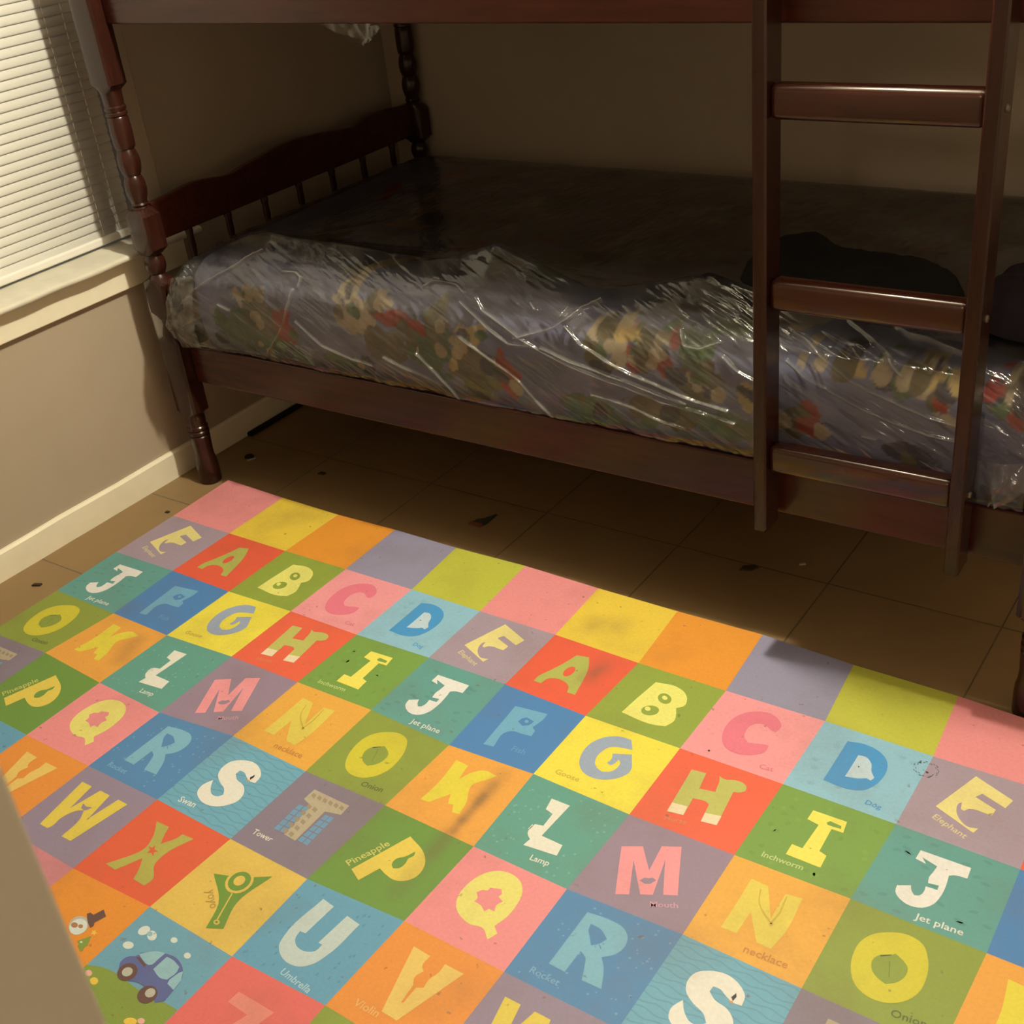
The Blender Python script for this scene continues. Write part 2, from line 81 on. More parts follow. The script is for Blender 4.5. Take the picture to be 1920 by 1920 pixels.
def mat(name, color, rough=.6, spec=.5, noise=0, nscale=20, bump=0, bscale=60, stretch=(1, 1, 1), metal=0, coat=0, dark=None):
    m = bpy.data.materials.new(name); m.use_nodes = True
    N = Nodes(m); b = N.n['Principled BSDF']
    b.inputs['Base Color'].default_value = (*color, 1); b.inputs['Roughness'].default_value = rough
    b.inputs['Specular IOR Level'].default_value = spec; b.inputs['Metallic'].default_value = metal
    b.inputs['Coat Weight'].default_value = coat; b.inputs['Coat Roughness'].default_value = .18
    tc = N.add('ShaderNodeTexCoord'); mp = N.add('ShaderNodeMapping'); mp.inputs['Scale'].default_value = stretch
    N.link(tc.outputs['Object'], mp.inputs[0])
    if noise:
        nz = N.add('ShaderNodeTexNoise', i_Scale=nscale, i_Detail=5.0, i_Roughness=.6); N.link(mp.outputs[0], nz.inputs['Vector'])
        d = dark or tuple(c*(1-noise) for c in color)
        rp = N.add('ShaderNodeMapRange', i_1=.35, i_2=.65); N.link(nz.outputs[0], rp.inputs[0])
        N.link(N.mix(rp.outputs[0], color, d), b.inputs['Base Color'])
    if bump:
        n2 = N.add('ShaderNodeTexNoise', i_Scale=bscale, i_Detail=4.0); N.link(mp.outputs[0], n2.inputs['Vector'])
        bp = N.add('ShaderNodeBump', i_Strength=bump, i_Distance=.002); N.link(n2.outputs[0], bp.inputs['Height'])
        N.link(bp.outputs[0], b.inputs['Normal'])
    return m

def mesh(name, verts, faces, m=None, parent=None, smooth=False, loc=(0, 0, 0)):
    me = bpy.data.meshes.new(name); me.from_pydata([tuple(v) for v in verts], [], [tuple(f) for f in faces]); me.update()
    if m: me.materials.append(m)
    if smooth: me.polygons.foreach_set('use_smooth', [True]*len(me.polygons))
    o = bpy.data.objects.new(name, me); COL.objects.link(o); o.location = loc
    if parent: o.parent = parent
    return o
def bmobj(name, bm, m=None, parent=None, smooth=False, loc=(0, 0, 0)):
    me = bpy.data.meshes.new(name); bmesh.ops.recalc_face_normals(bm, faces=bm.faces[:]); bm.to_mesh(me); bm.free()
    if m: me.materials.append(m)
    if smooth: me.polygons.foreach_set('use_smooth', [True]*len(me.polygons))
    o = bpy.data.objects.new(name, me); COL.objects.link(o); o.location = loc
    if parent: o.parent = parent
    return o
def box_bm(bm, x0, x1, y0, y1, z0, z1, bev=0, seg=2):
    b2 = bmesh.new(); bmesh.ops.create_cube(b2, size=1)
    for v in b2.verts: v.co = Vector((x0+(v.co.x+.5)*(x1-x0), y0+(v.co.y+.5)*(y1-y0), z0+(v.co.z+.5)*(z1-z0)))
    if bev: bmesh.ops.bevel(b2, geom=b2.edges[:], offset=bev, segments=seg, profile=.5, affect='EDGES')
    tmp = bpy.data.meshes.new('t'); b2.to_mesh(tmp); b2.free(); bm.from_mesh(tmp); bpy.data.meshes.remove(tmp)
    return bm
def box(name, x0, x1, y0, y1, z0, z1, m, parent=None, bev=0, seg=2):
    bm = bmesh.new(); box_bm(bm, x0, x1, y0, y1, z0, z1, bev, seg)
    return bmobj(name, bm, m, parent, smooth=False)
def loft(rings, close=True):
    n = len(rings[0]); V = [p for r in rings for p in r]; Fc = []
    for k in range(len(rings)-1):
        for i in range(n):
            j = (i+1) % n
            Fc.append((k*n+i, k*n+j, (k+1)*n+j, (k+1)*n+i))
    if close:
        Fc.append(tuple(range(n-1, -1, -1))); Fc.append(tuple((len(rings)-1)*n+i for i in range(n)))
    return V, Fc
def thing(name, label, cat, loc=(0, 0, 0), group=None):
    o = bpy.data.objects.new(name, None); COL.objects.link(o); o.location = loc; o.empty_display_size = .1
    return tag(o, label, cat, group)
def tag(o, label, cat, group=None):
    o['label'] = label; o['category'] = cat
    if group: o['group'] = group
    return o
def struct(o): o['kind'] = 'structure'; return o
def auto_smooth(o, ang=40):
    me = o.data
    bm = bmesh.new(); bm.from_mesh(me)
    for f in bm.faces: f.smooth = True
    for e in bm.edges:
        if len(e.link_faces) == 2 and e.calc_face_angle(0) > math.radians(ang): e.smooth = False
    bm.to_mesh(me); bm.free()

# ------------------------------------------------------------------ materials
M_wall = mat('painted_wall', (.405, .332, .262), .75, .3, noise=.05, nscale=2.5, bump=.35, bscale=90)
M_ceil = mat('ceiling_paint', (.46, .43, .38), .9, .2, bump=.3, bscale=120)
M_trim = mat('cream_gloss_paint', (.88, .81, .66), .45, .4, noise=.06, nscale=14, bump=.2, bscale=40)
M_sill = mat('worn_sill_paint', (.66, .62, .53), .5, .4, noise=.16, nscale=9, bump=.2, bscale=40)
M_jamb = mat('door_frame_paint', (.66, .645, .60), .6, .3, bump=.15, bscale=60)
M_slat = mat('blind_slat_vinyl', (.88, .85, .80), .45, .5)
N = Nodes(M_slat); b = N.n['Principled BSDF']
tr = N.add('ShaderNodeBsdfTranslucent'); tr.inputs[0].default_value = (.75, .8, .85, 1)
ms = N.add('ShaderNodeMixShader'); ms.inputs[0].default_value = .12
N.link(b.outputs[0], ms.inputs[1]); N.link(tr.outputs[0], ms.inputs[2]); N.link(ms.outputs[0], N.n['Material Output'].inputs[0])
M_cord = mat('blind_cord', (.80, .78, .72), .7)
M_wood = mat('dark_cherry_wood', (.056, .0120, .0068), .27, .30, noise=.35, nscale=6, stretch=(1, 8, 8), bump=.05, bscale=30, coat=.12)
M_woodr = mat('polished_rung_wood', (.052, .0125, .0078), .22, .45, noise=.3, nscale=4, stretch=(1, 8, 8), coat=.42)
M_woodr.node_tree.nodes['Principled BSDF'].inputs['Coat Roughness'].default_value = .09
M_woodv = mat('dark_cherry_wood_turned', (.036, .0095, .0062), .27, .35, noise=.35, nscale=6, stretch=(8, 8, 1), coat=.2)
M_metal = mat('dull_bolt_metal', (.22, .20, .17), .5, metal=1)
M_board = mat('raw_bed_board', (.16, .11, .06), .8, noise=.3, nscale=5, stretch=(8, 1, 8))
M_dark = mat('black_knit_cloth', (.010, .0095, .010), .9, .2, bump=.5, bscale=160)
M_plum = mat('dark_plum_cloth', (.020, .014, .024), .9, .2, bump=.5, bscale=160)
M_knob = mat('brass_knob', (.55, .42, .2), .3, metal=1)
M_dirt = mat('floor_dirt', (.035, .024, .014), .9)
M_black = mat('black_rubber', (.010, .008, .006), .8, .3)
M_scrapA = mat('dark_leaf_scrap', (.025, .03, .02), .8)
M_scrapB = mat('rust_scrap', (.16, .04, .015), .8)
M_scrapC = mat('pale_scrap', (.4, .36, .28), .7)
M_glass = mat('window_glass', (.8, .85, .9), .05)
gb = M_glass.node_tree.nodes['Principled BSDF']; gb.inputs['Transmission Weight'].default_value = 1.0

# tiled floor: square beige tiles with thin dark joints, all in metres
M_floor = bpy.data.materials.new('beige_floor_tile'); M_floor.use_nodes = True
N = Nodes(M_floor); b = N.n['Principled BSDF']
tc = N.add('ShaderNodeTexCoord'); sx = N.add('ShaderNodeSeparateXYZ'); N.link(tc.outputs['Object'], sx.inputs[0])
u = N.math('DIVIDE', N.math('SUBTRACT', sx.outputs[0], .494-3.52), .352)
v = N.math('DIVIDE', N.math('SUBTRACT', sx.outputs[1], -.112-7.06), .353)
def edge(t):
    f = N.math('FRACT', t); return N.math('MINIMUM', f, N.math('SUBTRACT', 1.0, f))
d = N.math('MINIMUM', edge(u), edge(v))
g = N.add('ShaderNodeMapRange', i_1=.002, i_2=.007); N.link(d, g.inputs[0])
cid = N.add('ShaderNodeCombineXYZ'); N.link(N.math('FLOOR', u), cid.inputs[0]); N.link(N.math('FLOOR', v), cid.inputs[1])
wn = N.add('ShaderNodeTexWhiteNoise'); N.link(cid.outputs[0], wn.inputs[0])
nz = N.add('ShaderNodeTexNoise', i_Scale=7.0, i_Detail=6.0, i_Roughness=.65); N.link(tc.outputs['Object'], nz.inputs[0])
c1 = N.mix(nz.outputs[0], (.29, .188, .090), (.205, .13, .06))
c2 = N.mix(N.math('MULTIPLY', wn.outputs[0], .25), c1, (.21, .14, .075))
N.link(N.mix(g.outputs[0], (.13, .09, .05), c2), b.inputs['Base Color'])
b.inputs['Roughness'].default_value = .5; b.inputs['Specular IOR Level'].default_value = .35
bp = N.add('ShaderNodeBump', i_Strength=.5, i_Distance=.002); N.link(g.outputs[0], bp.inputs['Height']); N.link(bp.outputs[0], b.inputs['Normal'])

# ------------------------------------------------------------------ room shell
XL, XR, YB, YF, ZC = -.19, 3.05, 1.092, -2.47, 2.42
struct(box('floor', XL-.15, XR+.1, -4.2, YB+.1, FLOOR-.1, FLOOR, M_floor))
struct(box('ceiling', XL-.15, XR+.1, -4.2, YB+.1, ZC, ZC+.1, M_ceil))
struct(box('wall_back', XL-.15, XR+.1, YB, YB+.1, FLOOR, ZC, M_wall))
struct(box('wall_right', XR, XR+.1, YF, YB, FLOOR, ZC, M_wall))
WY0, WY1, WZ0, WZ1 = -1.30, .112, .575, 2.05      # window opening in the left wall
bm = bmesh.new()
box_bm(bm, XL-.15, XL, YF, WY0, FLOOR, ZC); box_bm(bm, XL-.15, XL, WY1, YB, FLOOR, ZC)
box_bm(bm, XL-.15, XL, WY0, WY1, FLOOR, WZ0); box_bm(bm, XL-.15, XL, WY0, WY1, WZ1, ZC)
struct(bmobj('wall_left', bm, M_wall))
DX0, DX1, DZ = 1.875, 2.72, 2.04                   # doorway behind the camera
bm = bmesh.new()
box_bm(bm, XL-.15, DX0, YF-.12, YF, FLOOR, ZC); box_bm(bm, DX1, XR+.1, YF-.12, YF, FLOOR, ZC); box_bm(bm, DX0, DX1, YF-.12, YF, DZ, ZC)
struct(bmobj('wall_front', bm, M_wall))
bm = bmesh.new()
box_bm(bm, DX0, DX0+.02, YF-.12, YF, FLOOR, DZ, .003); box_bm(bm, DX1-.02, DX1, YF-.12, YF, FLOOR, DZ, .003); box_bm(bm, DX0+.02, DX1-.02, YF-.12, YF, DZ-.02, DZ, .003)
struct(bmobj('trim_1', bm, M_jamb))
# the door stands open into the room right beside the camera; its free edge is the blurred shape at the lower left
door = struct(box('door_1', 1.882, 1.917, -2.462, -1.638, FLOOR+.008, 2.025, M_jamb, None, .003))
for sx, x0 in ((1, 1.917), (-1, 1.882)):
    V, Fc = loft([[(x0+sx*t, -1.705+r*math.cos(2*PI*i/20), .95+r*math.sin(2*PI*i/20)) for i in range(20)] for t, r in ((0, .030), (.006, .030), (.008, .012), (.035, .012), (.040, .022), (.052, .027), (.062, .022), (.065, .010))])
    kn = mesh('door_knob', V, Fc, M_knob, door, True)
    bmk = bmesh.new(); bmk.from_mesh(kn.data); bmesh.ops.recalc_face_normals(bmk, faces=bmk.faces[:]); bmk.to_mesh(kn.data); bmk.free()
bm = bmesh.new()                                   # the hall behind the camera
box_bm(bm, 1.2, XR+.1, -4.2, -4.1, FLOOR, ZC); box_bm(bm, 1.1, 1.2, -4.2, YF-.12, FLOOR, ZC); box_bm(bm, XR, XR+.1, -4.1, YF-.12, FLOOR, ZC)
struct(bmobj('wall_hall', bm, M_wall))
# baseboards: slightly wavy painted boards
def baseboard(name, pts):
    V = []; Fc = []
    for k, (x, y, nx, ny) in enumerate(pts):
        t = .012; h = .062 + .0012*math.sin(k*1.7)
        w = .0007*math.sin(k*2.9)
        for (o, z) in ((0, FLOOR), (t+w, FLOOR), (t+w, h-.006), (t*.6, h), (0, h)): V.append((x+nx*o, y+ny*o, z))
    for k in range(len(pts)-1):
        for i in range(5): j = (i+1) % 5; Fc.append((k*5+i, k*5+j, k*5+5+j, k*5+5+i))
    Fc.append((0, 1, 2, 3, 4)); n = (len(pts)-1)*5; Fc.append((n+4, n+3, n+2, n+1, n))
    o = mesh(name, V, Fc, M_trim); struct(o)
    bm = bmesh.new(); bm.from_mesh(o.data); bmesh.ops.recalc_face_normals(bm, faces=bm.faces[:]); bm.to_mesh(o.data); bm.free()
baseboard('baseboard_left', [(XL, y, 1, 0) for y in np.linspace(YF, YB-.012, 40)])
baseboard('baseboard_back', [(x, YB, 0, -1) for x in np.linspace(XL+.012, XR, 40)])

# ------------------------------------------------------------------ window, sill, blinds
win = bpy.data.objects.new('window_1', None); COL.objects.link(win); win.location = (XL, 0, .6); struct(win)
def wpart(name, bm, m, smooth=False):
    o = bmobj(name, bm, m); o.parent = win; o.matrix_parent_inverse = Matrix.Translation(win.location).inverted(); return o
bm = bmesh.new()
fx0, fx1 = XL-.13, XL-.09
for (y0, y1, z0, z1) in ((WY0, WY0+.04, .62, WZ1), (WY1-.04, WY1, .62, WZ1), (WY0, WY1, WZ1-.04, WZ1), (WY0, WY1, .60, .64), (WY0, WY1, 1.02, 1.06)):
    box_bm(bm, fx0, fx1, y0, y1, z0, z1, .003)
wpart('window_frame', bm, M_trim)
wpart('window_pane', box_bm(bmesh.new(), XL-.115, XL-.111, WY0+.03, WY1-.03, .63, WZ1-.03), M_glass)
# sill board with a rounded nose and a worn top
def sill():
    prof = []
    xo, r = -.138, .008
    for a in np.linspace(-PI/2, PI/2, 9): prof.append((xo-r+r*math.cos(a), .604+r*math.sin(a)))
    ys = np.linspace(-1.36, .225, 60); rings = []
    for y in ys:
        rings.append([(x+.0012*math.sin(y*37)*(x > -.15), y, z+.0008*math.sin(y*23+1)) for x, z in prof] + [(-.30, y, .6235), (-.30, y, .596)])
    V, Fc = loft(rings)
    bm = bmesh.new(); bv = [bm.verts.new(v) for v in V]
    for f in Fc: bm.faces.new([bv[i] for i in f])
    return bm
o = wpart('sill', sill(), M_sill); auto_smooth(o, 50)
wpart('apron', box_bm(bmesh.new(), XL, XL+.016, -1.33, .190, .522, .596, .003), M_trim)
bm = bmesh.new(); box_bm(bm, XL, XL+.014, WY1, .160, .611, WZ1+.07, .003); box_bm(bm, XL, XL+.014, WY0-.075, WY0, .611, WZ1+.07, .003); box_bm(bm, XL, XL+.014, WY0, WY1, WZ1, WZ1+.07, .003)
wpart('casing', bm, M_wall)

bl = thing('window_blind', 'white closed mini blind in the window left of the bunk bed', 'blind', (XL-.03, -.6, .62))
BX = XL-.052
def slat_mesh():
    n = 9; V = []; Fc = []; hw = .0128
    tilt = math.radians(78)
    ys = (-1.26-(-.6), .095-(-.6))
    for y in ys:
        for k in range(n):
            t = -1+2*k/(n-1)
            a, bq = hw*t, .0026*(1-t*t)            # chord position, crown
            dx = -a*math.cos(tilt)+bq*math.sin(tilt); dz = a*math.sin(tilt)+bq*math.cos(tilt)
            V.append((dx, y, dz))
        for k in range(n):
            t = -1+2*k/(n-1)
            a, bq = hw*t, .0026*(1-t*t)-.0005
            dx = -a*math.cos(tilt)+bq*math.sin(tilt); dz = a*math.sin(tilt)+bq*math.cos(tilt)
            V.append((dx, y, dz))
    N2 = 2*n
    for k in range(n-1): Fc += [(k, k+1, N2+k+1, N2+k), (n+k, N2+n+k, N2+n+k+1, n+k+1)]
    Fc += [(0, N2, N2+n, n), (n-1, n+n-1, N2+n+n-1, N2+n-1)]
    Fc += [tuple(list(range(n))+list(range(2*n-1, n-1, -1))), tuple(list(range(N2+n-1, N2-1, -1))+list(range(N2+n, N2+2*n)))]
    return V, Fc
V, Fc = slat_mesh()
first = mesh('slat', V, Fc, M_slat, bl, True)
bmx = bmesh.new(); bmx.from_mesh(first.data); bmesh.ops.recalc_face_normals(bmx, faces=bmx.faces[:]); bmx.to_mesh(first.data); bmx.free()
PITCH = .0213; z = .6555; k = 0
while z < 1.99:
    o = first if k == 0 else first.copy()
    if k: COL.objects.link(o); o.parent = bl
    o.location = (BX-bl.location.x, 0, z-.62); k += 1; z += PITCH
def blpart(name, bm, m, smooth=False):
    o = bmobj(name, bm, m); o.parent = bl; o.matrix_parent_inverse = Matrix.Translation(bl.location).inverted(); return o
bm = bmesh.new(); box_bm(bm, BX-.011, BX+.011, -1.26, .092, .626, .646, .005, 3); blpart('bottom_rail', bm, M_slat)
blpart('rail_end_cap', box_bm(bmesh.new(), BX-.012, BX+.013, .090, .100, .624, .648, .002), M_cord)
blpart('head_rail', box_bm(bmesh.new(), BX-.018, BX+.018, -1.27, .10, 2.0, 2.035, .003), M_slat)
for yy in (.003, .054, -.55, -1.1):
    bm = bmesh.new()
    zz = .645; xx = BX+.0052
    while zz < 2.0:                                 # ladder string lying in short lengths over each slat edge
        box_bm(bm, xx-.0005, xx+.0005, yy-.0007, yy+.0007, zz+PITCH*.25, zz+PITCH*.95); zz += PITCH
    blpart('ladder_cord', bm, M_cord)
# ------------------------------------------------------------------ bunk bed
bed = thing('bunk_bed', 'dark cherry wood bunk bed with turned posts standing along the back wall', 'bunk bed', (-.078, .01, FLOOR))
def bpart(name, bm, m, parent=None, ang=None):
    o = bmobj(name, bm, m); p = parent or bed
    o.parent = p; o.matrix_parent_inverse = Matrix.Translation(bed.location).inverted() if p is bed else Matrix.Identity(4)
    if ang: auto_smooth(o, ang)
    return o
HX, HY = .037, .026
PROF = [(FLOOR, 'c', .0275), (FLOOR+.004, 'c', .029), (.03, 'c', .0295), (.048, 'c', .0285), (.062, 'c', .0255), (.080, 'c', .0245), (.105, 'c', .0258), (.124, 'c', .0268), (.127, 'c', .0245), (.131, 'c', .0275), (.138, 'c', .0275), (.141, 'c', .0245), (.145, 'c', .0272), (.152, 'c', .0272), (.155, 'c', .0245), (.17, 'c', .0258), (.183, 'c', .0258),
 (.187, 'c', .0262), (.200, 's', 1), (.392, 's', 1), (.404, 'c', .0262), (.412, 'c', .026), (.422, 'c', .0235), (.436, 'c', .0190), (.448, 'c', .0195), (.455, 'c', .0240), (.458, 'c', .0262),
 (.470, 's', 1), (.545, 's', 1), (.557, 'c', .0262), (.561, 'c', .0225), (.566, 'c', .0185), (.574, 'c', .0225), (.583, 'c', .0252), (.592, 'c', .0260), (.601, 'c', .0250), (.609, 'c', .0215), (.614, 'c', .0190), (.618, 'c', .0262),
 (.632, 's', 1), (.713, 's', 1), (.726, 'c', .0262), (.729, 'c', .021), (.733, 'c', .0195), (.738, 'c', .0225), (.742, 'c', .0195), (.748, 'c', .0205), (.758, 'c', .0238), (.775, 'c', .0262), (.790, 'c', .0250), (.800, 'c', .0222), (.805, 'c', .0195),
 (.811, 'c', .0225), (.822, 'c', .0255), (.836, 'c', .0270), (.850, 'c', .0255), (.860, 'c', .0225), (.866, 'c', .0200), (.870, 'c', .0235), (.877, 'c', .0250), (.90, 'c', .0258), (.925, 'c', .0252), (.938, 'c', .0245), (.941, 'c', .0225), (.944, 'c', .0255), (.949, 'c', .0255), (.952, 'c', .0228), (.957, 'c', .0255), (.962, 'c', .0255), (.965, 'c', .0228), (.975, 'c', .0238), (.995, 'c', .0245),
 (.999, 'c', .0262), (1.012, 's', 1), (1.40, 's', 1), (1.412, 'c', .0262), (1.43, 'c', .02), (1.45, 'c', .025), (1.48, 'c', .0262), (1.50, 'c', .022), (1.515, 'c', .0262), (1.53, 's', 1), (1.60, 's', 1), (1.612, 'c', .0262), (1.63, 'c', .018), (1.65, 'c', .024), (1.67, 'c', .022), (1.682, 'c', .010)]
def ring(z, kind, r, n=32):
    out = []
    for i in range(n):
        a = 2*PI*(i+.5)/n; c, s = math.cos(a), math.sin(a)
        if kind == 'c': out.append((r*c, r*s, z))
        else:
            q = 1/max(abs(c), abs(s)); x, y = c*q*HX, s*q*HY
            x = max(-HX+.0, min(HX, x)); out.append((x, y, z))
    return out
def post(cx, cy):
    V, Fc = loft([ring(*p) for p in PROF])
    bm = bmesh.new(); bv = [bm.verts.new((x+cx, y+cy, z)) for x, y, z in V]
    for f in Fc: bm.faces.new([bv[i] for i in f])
    return bpart('post', bm, M_woodv, ang=32)
PX0, PX1, PY0, PY1 = -.078, 2.012, .011, 1.059
for cx in (PX0, PX1):
    for cy in (PY0, PY1): post(cx, cy)
# side rails, guard rails
def rail(name, x0, x1, y0, y1, z0, z1, bev=.004, m=None): return bpart(name, box_bm(bmesh.new(), x0, x1, y0, y1, z0, z1, bev, 3), m or M_wood)
RX0, RX1 = PX0+HX, PX1-HX
RF0, RF1 = .018, .041
for (z0, z1) in ((.279, .379), (1.137, 1.262)):
    rail('side_rail', RX0, RX1, RF0, RF1, z0, z1); rail('side_rail', RX0, RX1, 1.035, 1.058, z0, z1)
for z0 in (1.385, 1.50):
    rail('guard_rail', RX0, RX1, 1.035, 1.058, z0, z0+.07)
rail('guard_rail', RX0, 1.35, RF0, RF1, 1.39, 1.46); rail('guard_rail', RX0, 1.35, RF0, RF1, 1.51, 1.58)
rail('guard_post', 1.300, 1.345, RF1, RF1+.020, 1.20, 1.58)
# end panels with a scalloped top, spindles and a low cross rail
def panel_top(y):
    t = (y-(PY0+PY1)/2)/.5
    return .732+.020*math.exp(-(t/.30)**2)+.010*math.exp(-((abs(t)-.72)/.16)**2)-.006*math.exp(-((abs(t)-.48)/.10)**2)
def end_panel(cx, dz=0):
    ys = np.linspace(PY0+HY-.002, PY1-HY+.002, 48); rings = []
    for y in ys:
        zt = panel_top(y)+dz; zb = .640+dz
        rings.append([(cx-.011, y, zb+.003), (cx-.008, y, zb), (cx+.008, y, zb), (cx+.011, y, zb+.003), (cx+.011, y, zt-.004), (cx+.007, y, zt), (cx-.007, y, zt), (cx-.011, y, zt-.004)])
    V, Fc = loft(rings); bm = bmesh.new(); bv = [bm.verts.new(v) for v in V]
    for f in Fc: bm.faces.new([bv[i] for i in f])
    return bpart('end_panel', bm, M_wood, ang=40)
SP = [(0, .009), (.01, .0105), (.02, .0075), (.05, .0095), (.09, .0105), (.13, .0085), (.145, .007), (.155, .010), (.165, .007), (.19, .0095), (.215, .0085), (.228, .0105), (.24, .009)]
for cx in (PX0, PX1):
    for dz, zl in ((0, .355), (.90, 1.255)):
        end_panel(cx, dz)
        bm = box_bm(bmesh.new(), cx-.011, cx+.011, PY0+HY-.002, PY1-HY+.002, zl, zl+.055, .003); bpart('end_rail', bm, M_wood)
        h = .645+dz-(zl+.052)
        for k in range(7):
            y = .135+.1333*k
            rings = [[(cx+r*math.cos(2*PI*i/12), y+r*math.sin(2*PI*i/12), zl+.052+zz/.24*h) for i in range(12)] for zz, r in SP]
            V, Fc = loft(rings); bm = bmesh.new(); bv = [bm.verts.new(v) for v in V]
            for f in Fc: bm.faces.new([bv[i] for i in f])
            bpart('spindle', bm, M_woodv, ang=50)
bpart('bunk_board', box_bm(bmesh.new(), RX0+.002, RX1-.002, RF1+.002, 1.033, .325, .343), M_board)
bpart('bunk_board', box_bm(bmesh.new(), RX0+.002, RX1-.002, RF1+.002, 1.033, 1.185, 1.203), M_board)

# ladder hung on the front rails
lad = thing('bunk_ladder', 'dark wood ladder hooked onto the front of the bunk bed', 'ladder', (1.696, -.014, .28))
def lpart(name, bm, m, ang=None):
    o = bmobj(name, bm, m, lad); o.matrix_parent_inverse = Matrix.Translation(lad.location).inverted()
    if ang: auto_smooth(o, ang)
    return o
LY0, LY1 = -.057, .0015
LXA, LXB = (1.5185, 1.5425), (1.8605, 1.8845)
def stile(x0, x1):
    bm = bmesh.new()
    prof = [(LY1, .275), (LY1, 1.50), (LY1-.012, 1.53), (LY0+.016, 1.53), (LY0, 1.51), (LY0, .280), (LY0+.006, .275)]
    b = .003
    rings = []
    for x, ins in ((x0, b), (x0+b, 0), (x1-b, 0), (x1, b)):
        cy = (LY0+LY1)/2; cz = .9
        rings.append([(x, y+(ins if y < cy else -ins), z+(ins if z < cz else -ins)) for y, z in prof])
    V, Fc = loft(rings); bv = [bm.verts.new(v) for v in V]
    for f in Fc: bm.faces.new([bv[i] for i in f])
    return lpart('stile', bm, M_woodv, 30)
stile(*LXA); stile(*LXB)
for zt in (1.369, 1.062, .7535, .449):
    bm = box_bm(bmesh.new(), LXA[1]-.001, LXB[0]+.001, -.045, -.009, zt-.053, zt, .0110, 7)
    lpart('rung', bm, M_woodr, 60)
    for xs in (LXB[1],):
        bm = bmesh.new(); bmesh.ops.create_cone(bm, cap_ends=True, segments=14, radius1=.0062, radius2=.0050, depth=.003, matrix=Matrix.Translation((xs+.0014, -.026, zt-.027)) @ Matrix.Rotation(PI/2, 4, 'Y'))
        lpart('bolt', bm, M_metal)['label'] = 'dull metal bolt head'
for x0, x1 in (LXA, LXB):
    bm = bmesh.new(); box_bm(bm, x0+.004, x1-.004, LY1, LY1+.0445, 1.263, 1.267); box_bm(bm, x0+.004, x1-.004, LY1+.0415, LY1+.0445, 1.24, 1.266); box_bm(bm, x0+.004, x1-.004, LY1-.001, LY1+.0015, 1.20, 1.266)
    lpart('hook', bm, M_metal)

# ------------------------------------------------------------------ mattresses in clear plastic
PRN = dict(b=(.50, .40, .27), y=(.55, .40, .17), g=(.10, .16, .07), o=(.16, .13, .07), r=(.38, .045, .03), d=(.06, .05, .07), p=(.55, .25, .28))
M_print = bpy.data.materials.new('printed_mattress_ticking'); M_print.use_nodes = True
N = Nodes(M_print); at = N.add('ShaderNodeVertexColor', layer_name='Col'); N.link(at.outputs[0], N.n['Principled BSDF'].inputs['Base Color'])
N.n['Principled BSDF'].inputs['Roughness'].default_value = .85; N.n['Principled BSDF'].inputs['Specular IOR Level'].default_value = .15

def catmull(P, n):
    P = np.array(P, float); d = np.r_[0, np.cumsum(np.linalg.norm(np.diff(P, axis=0), axis=1))]
    return d
MX0, MX1 = -.030, 1.962
def profile_pts(P, ts):
    P = np.array(P, float); d = np.r_[0, np.cumsum(np.linalg.norm(np.diff(P, axis=0), axis=1))]; d /= d[-1]
    # monotone smooth: linear resample, then three passes of smoothing
    q = np.stack([np.interp(ts, d, P[:, k]) for k in range(2)], 1)
    for _ in range(6):
        q[1:-1] = .25*q[:-2]+.5*q[1:-1]+.25*q[2:]
    return q
def fbm(x, y, seed, octs=4):
    r = np.random.default_rng(seed); o = np.zeros_like(x); a = 1
    for k in range(octs):
        f = 2.0**k
        for _ in range(4):
            th = r.uniform(0, 2*PI); ph = r.uniform(0, 2*PI); fr = f*r.uniform(.7, 1.4)
            o += a*np.sin(2*PI*fr*(x*math.cos(th)+y*math.sin(th))+ph)/4
        a *= .5
    return o

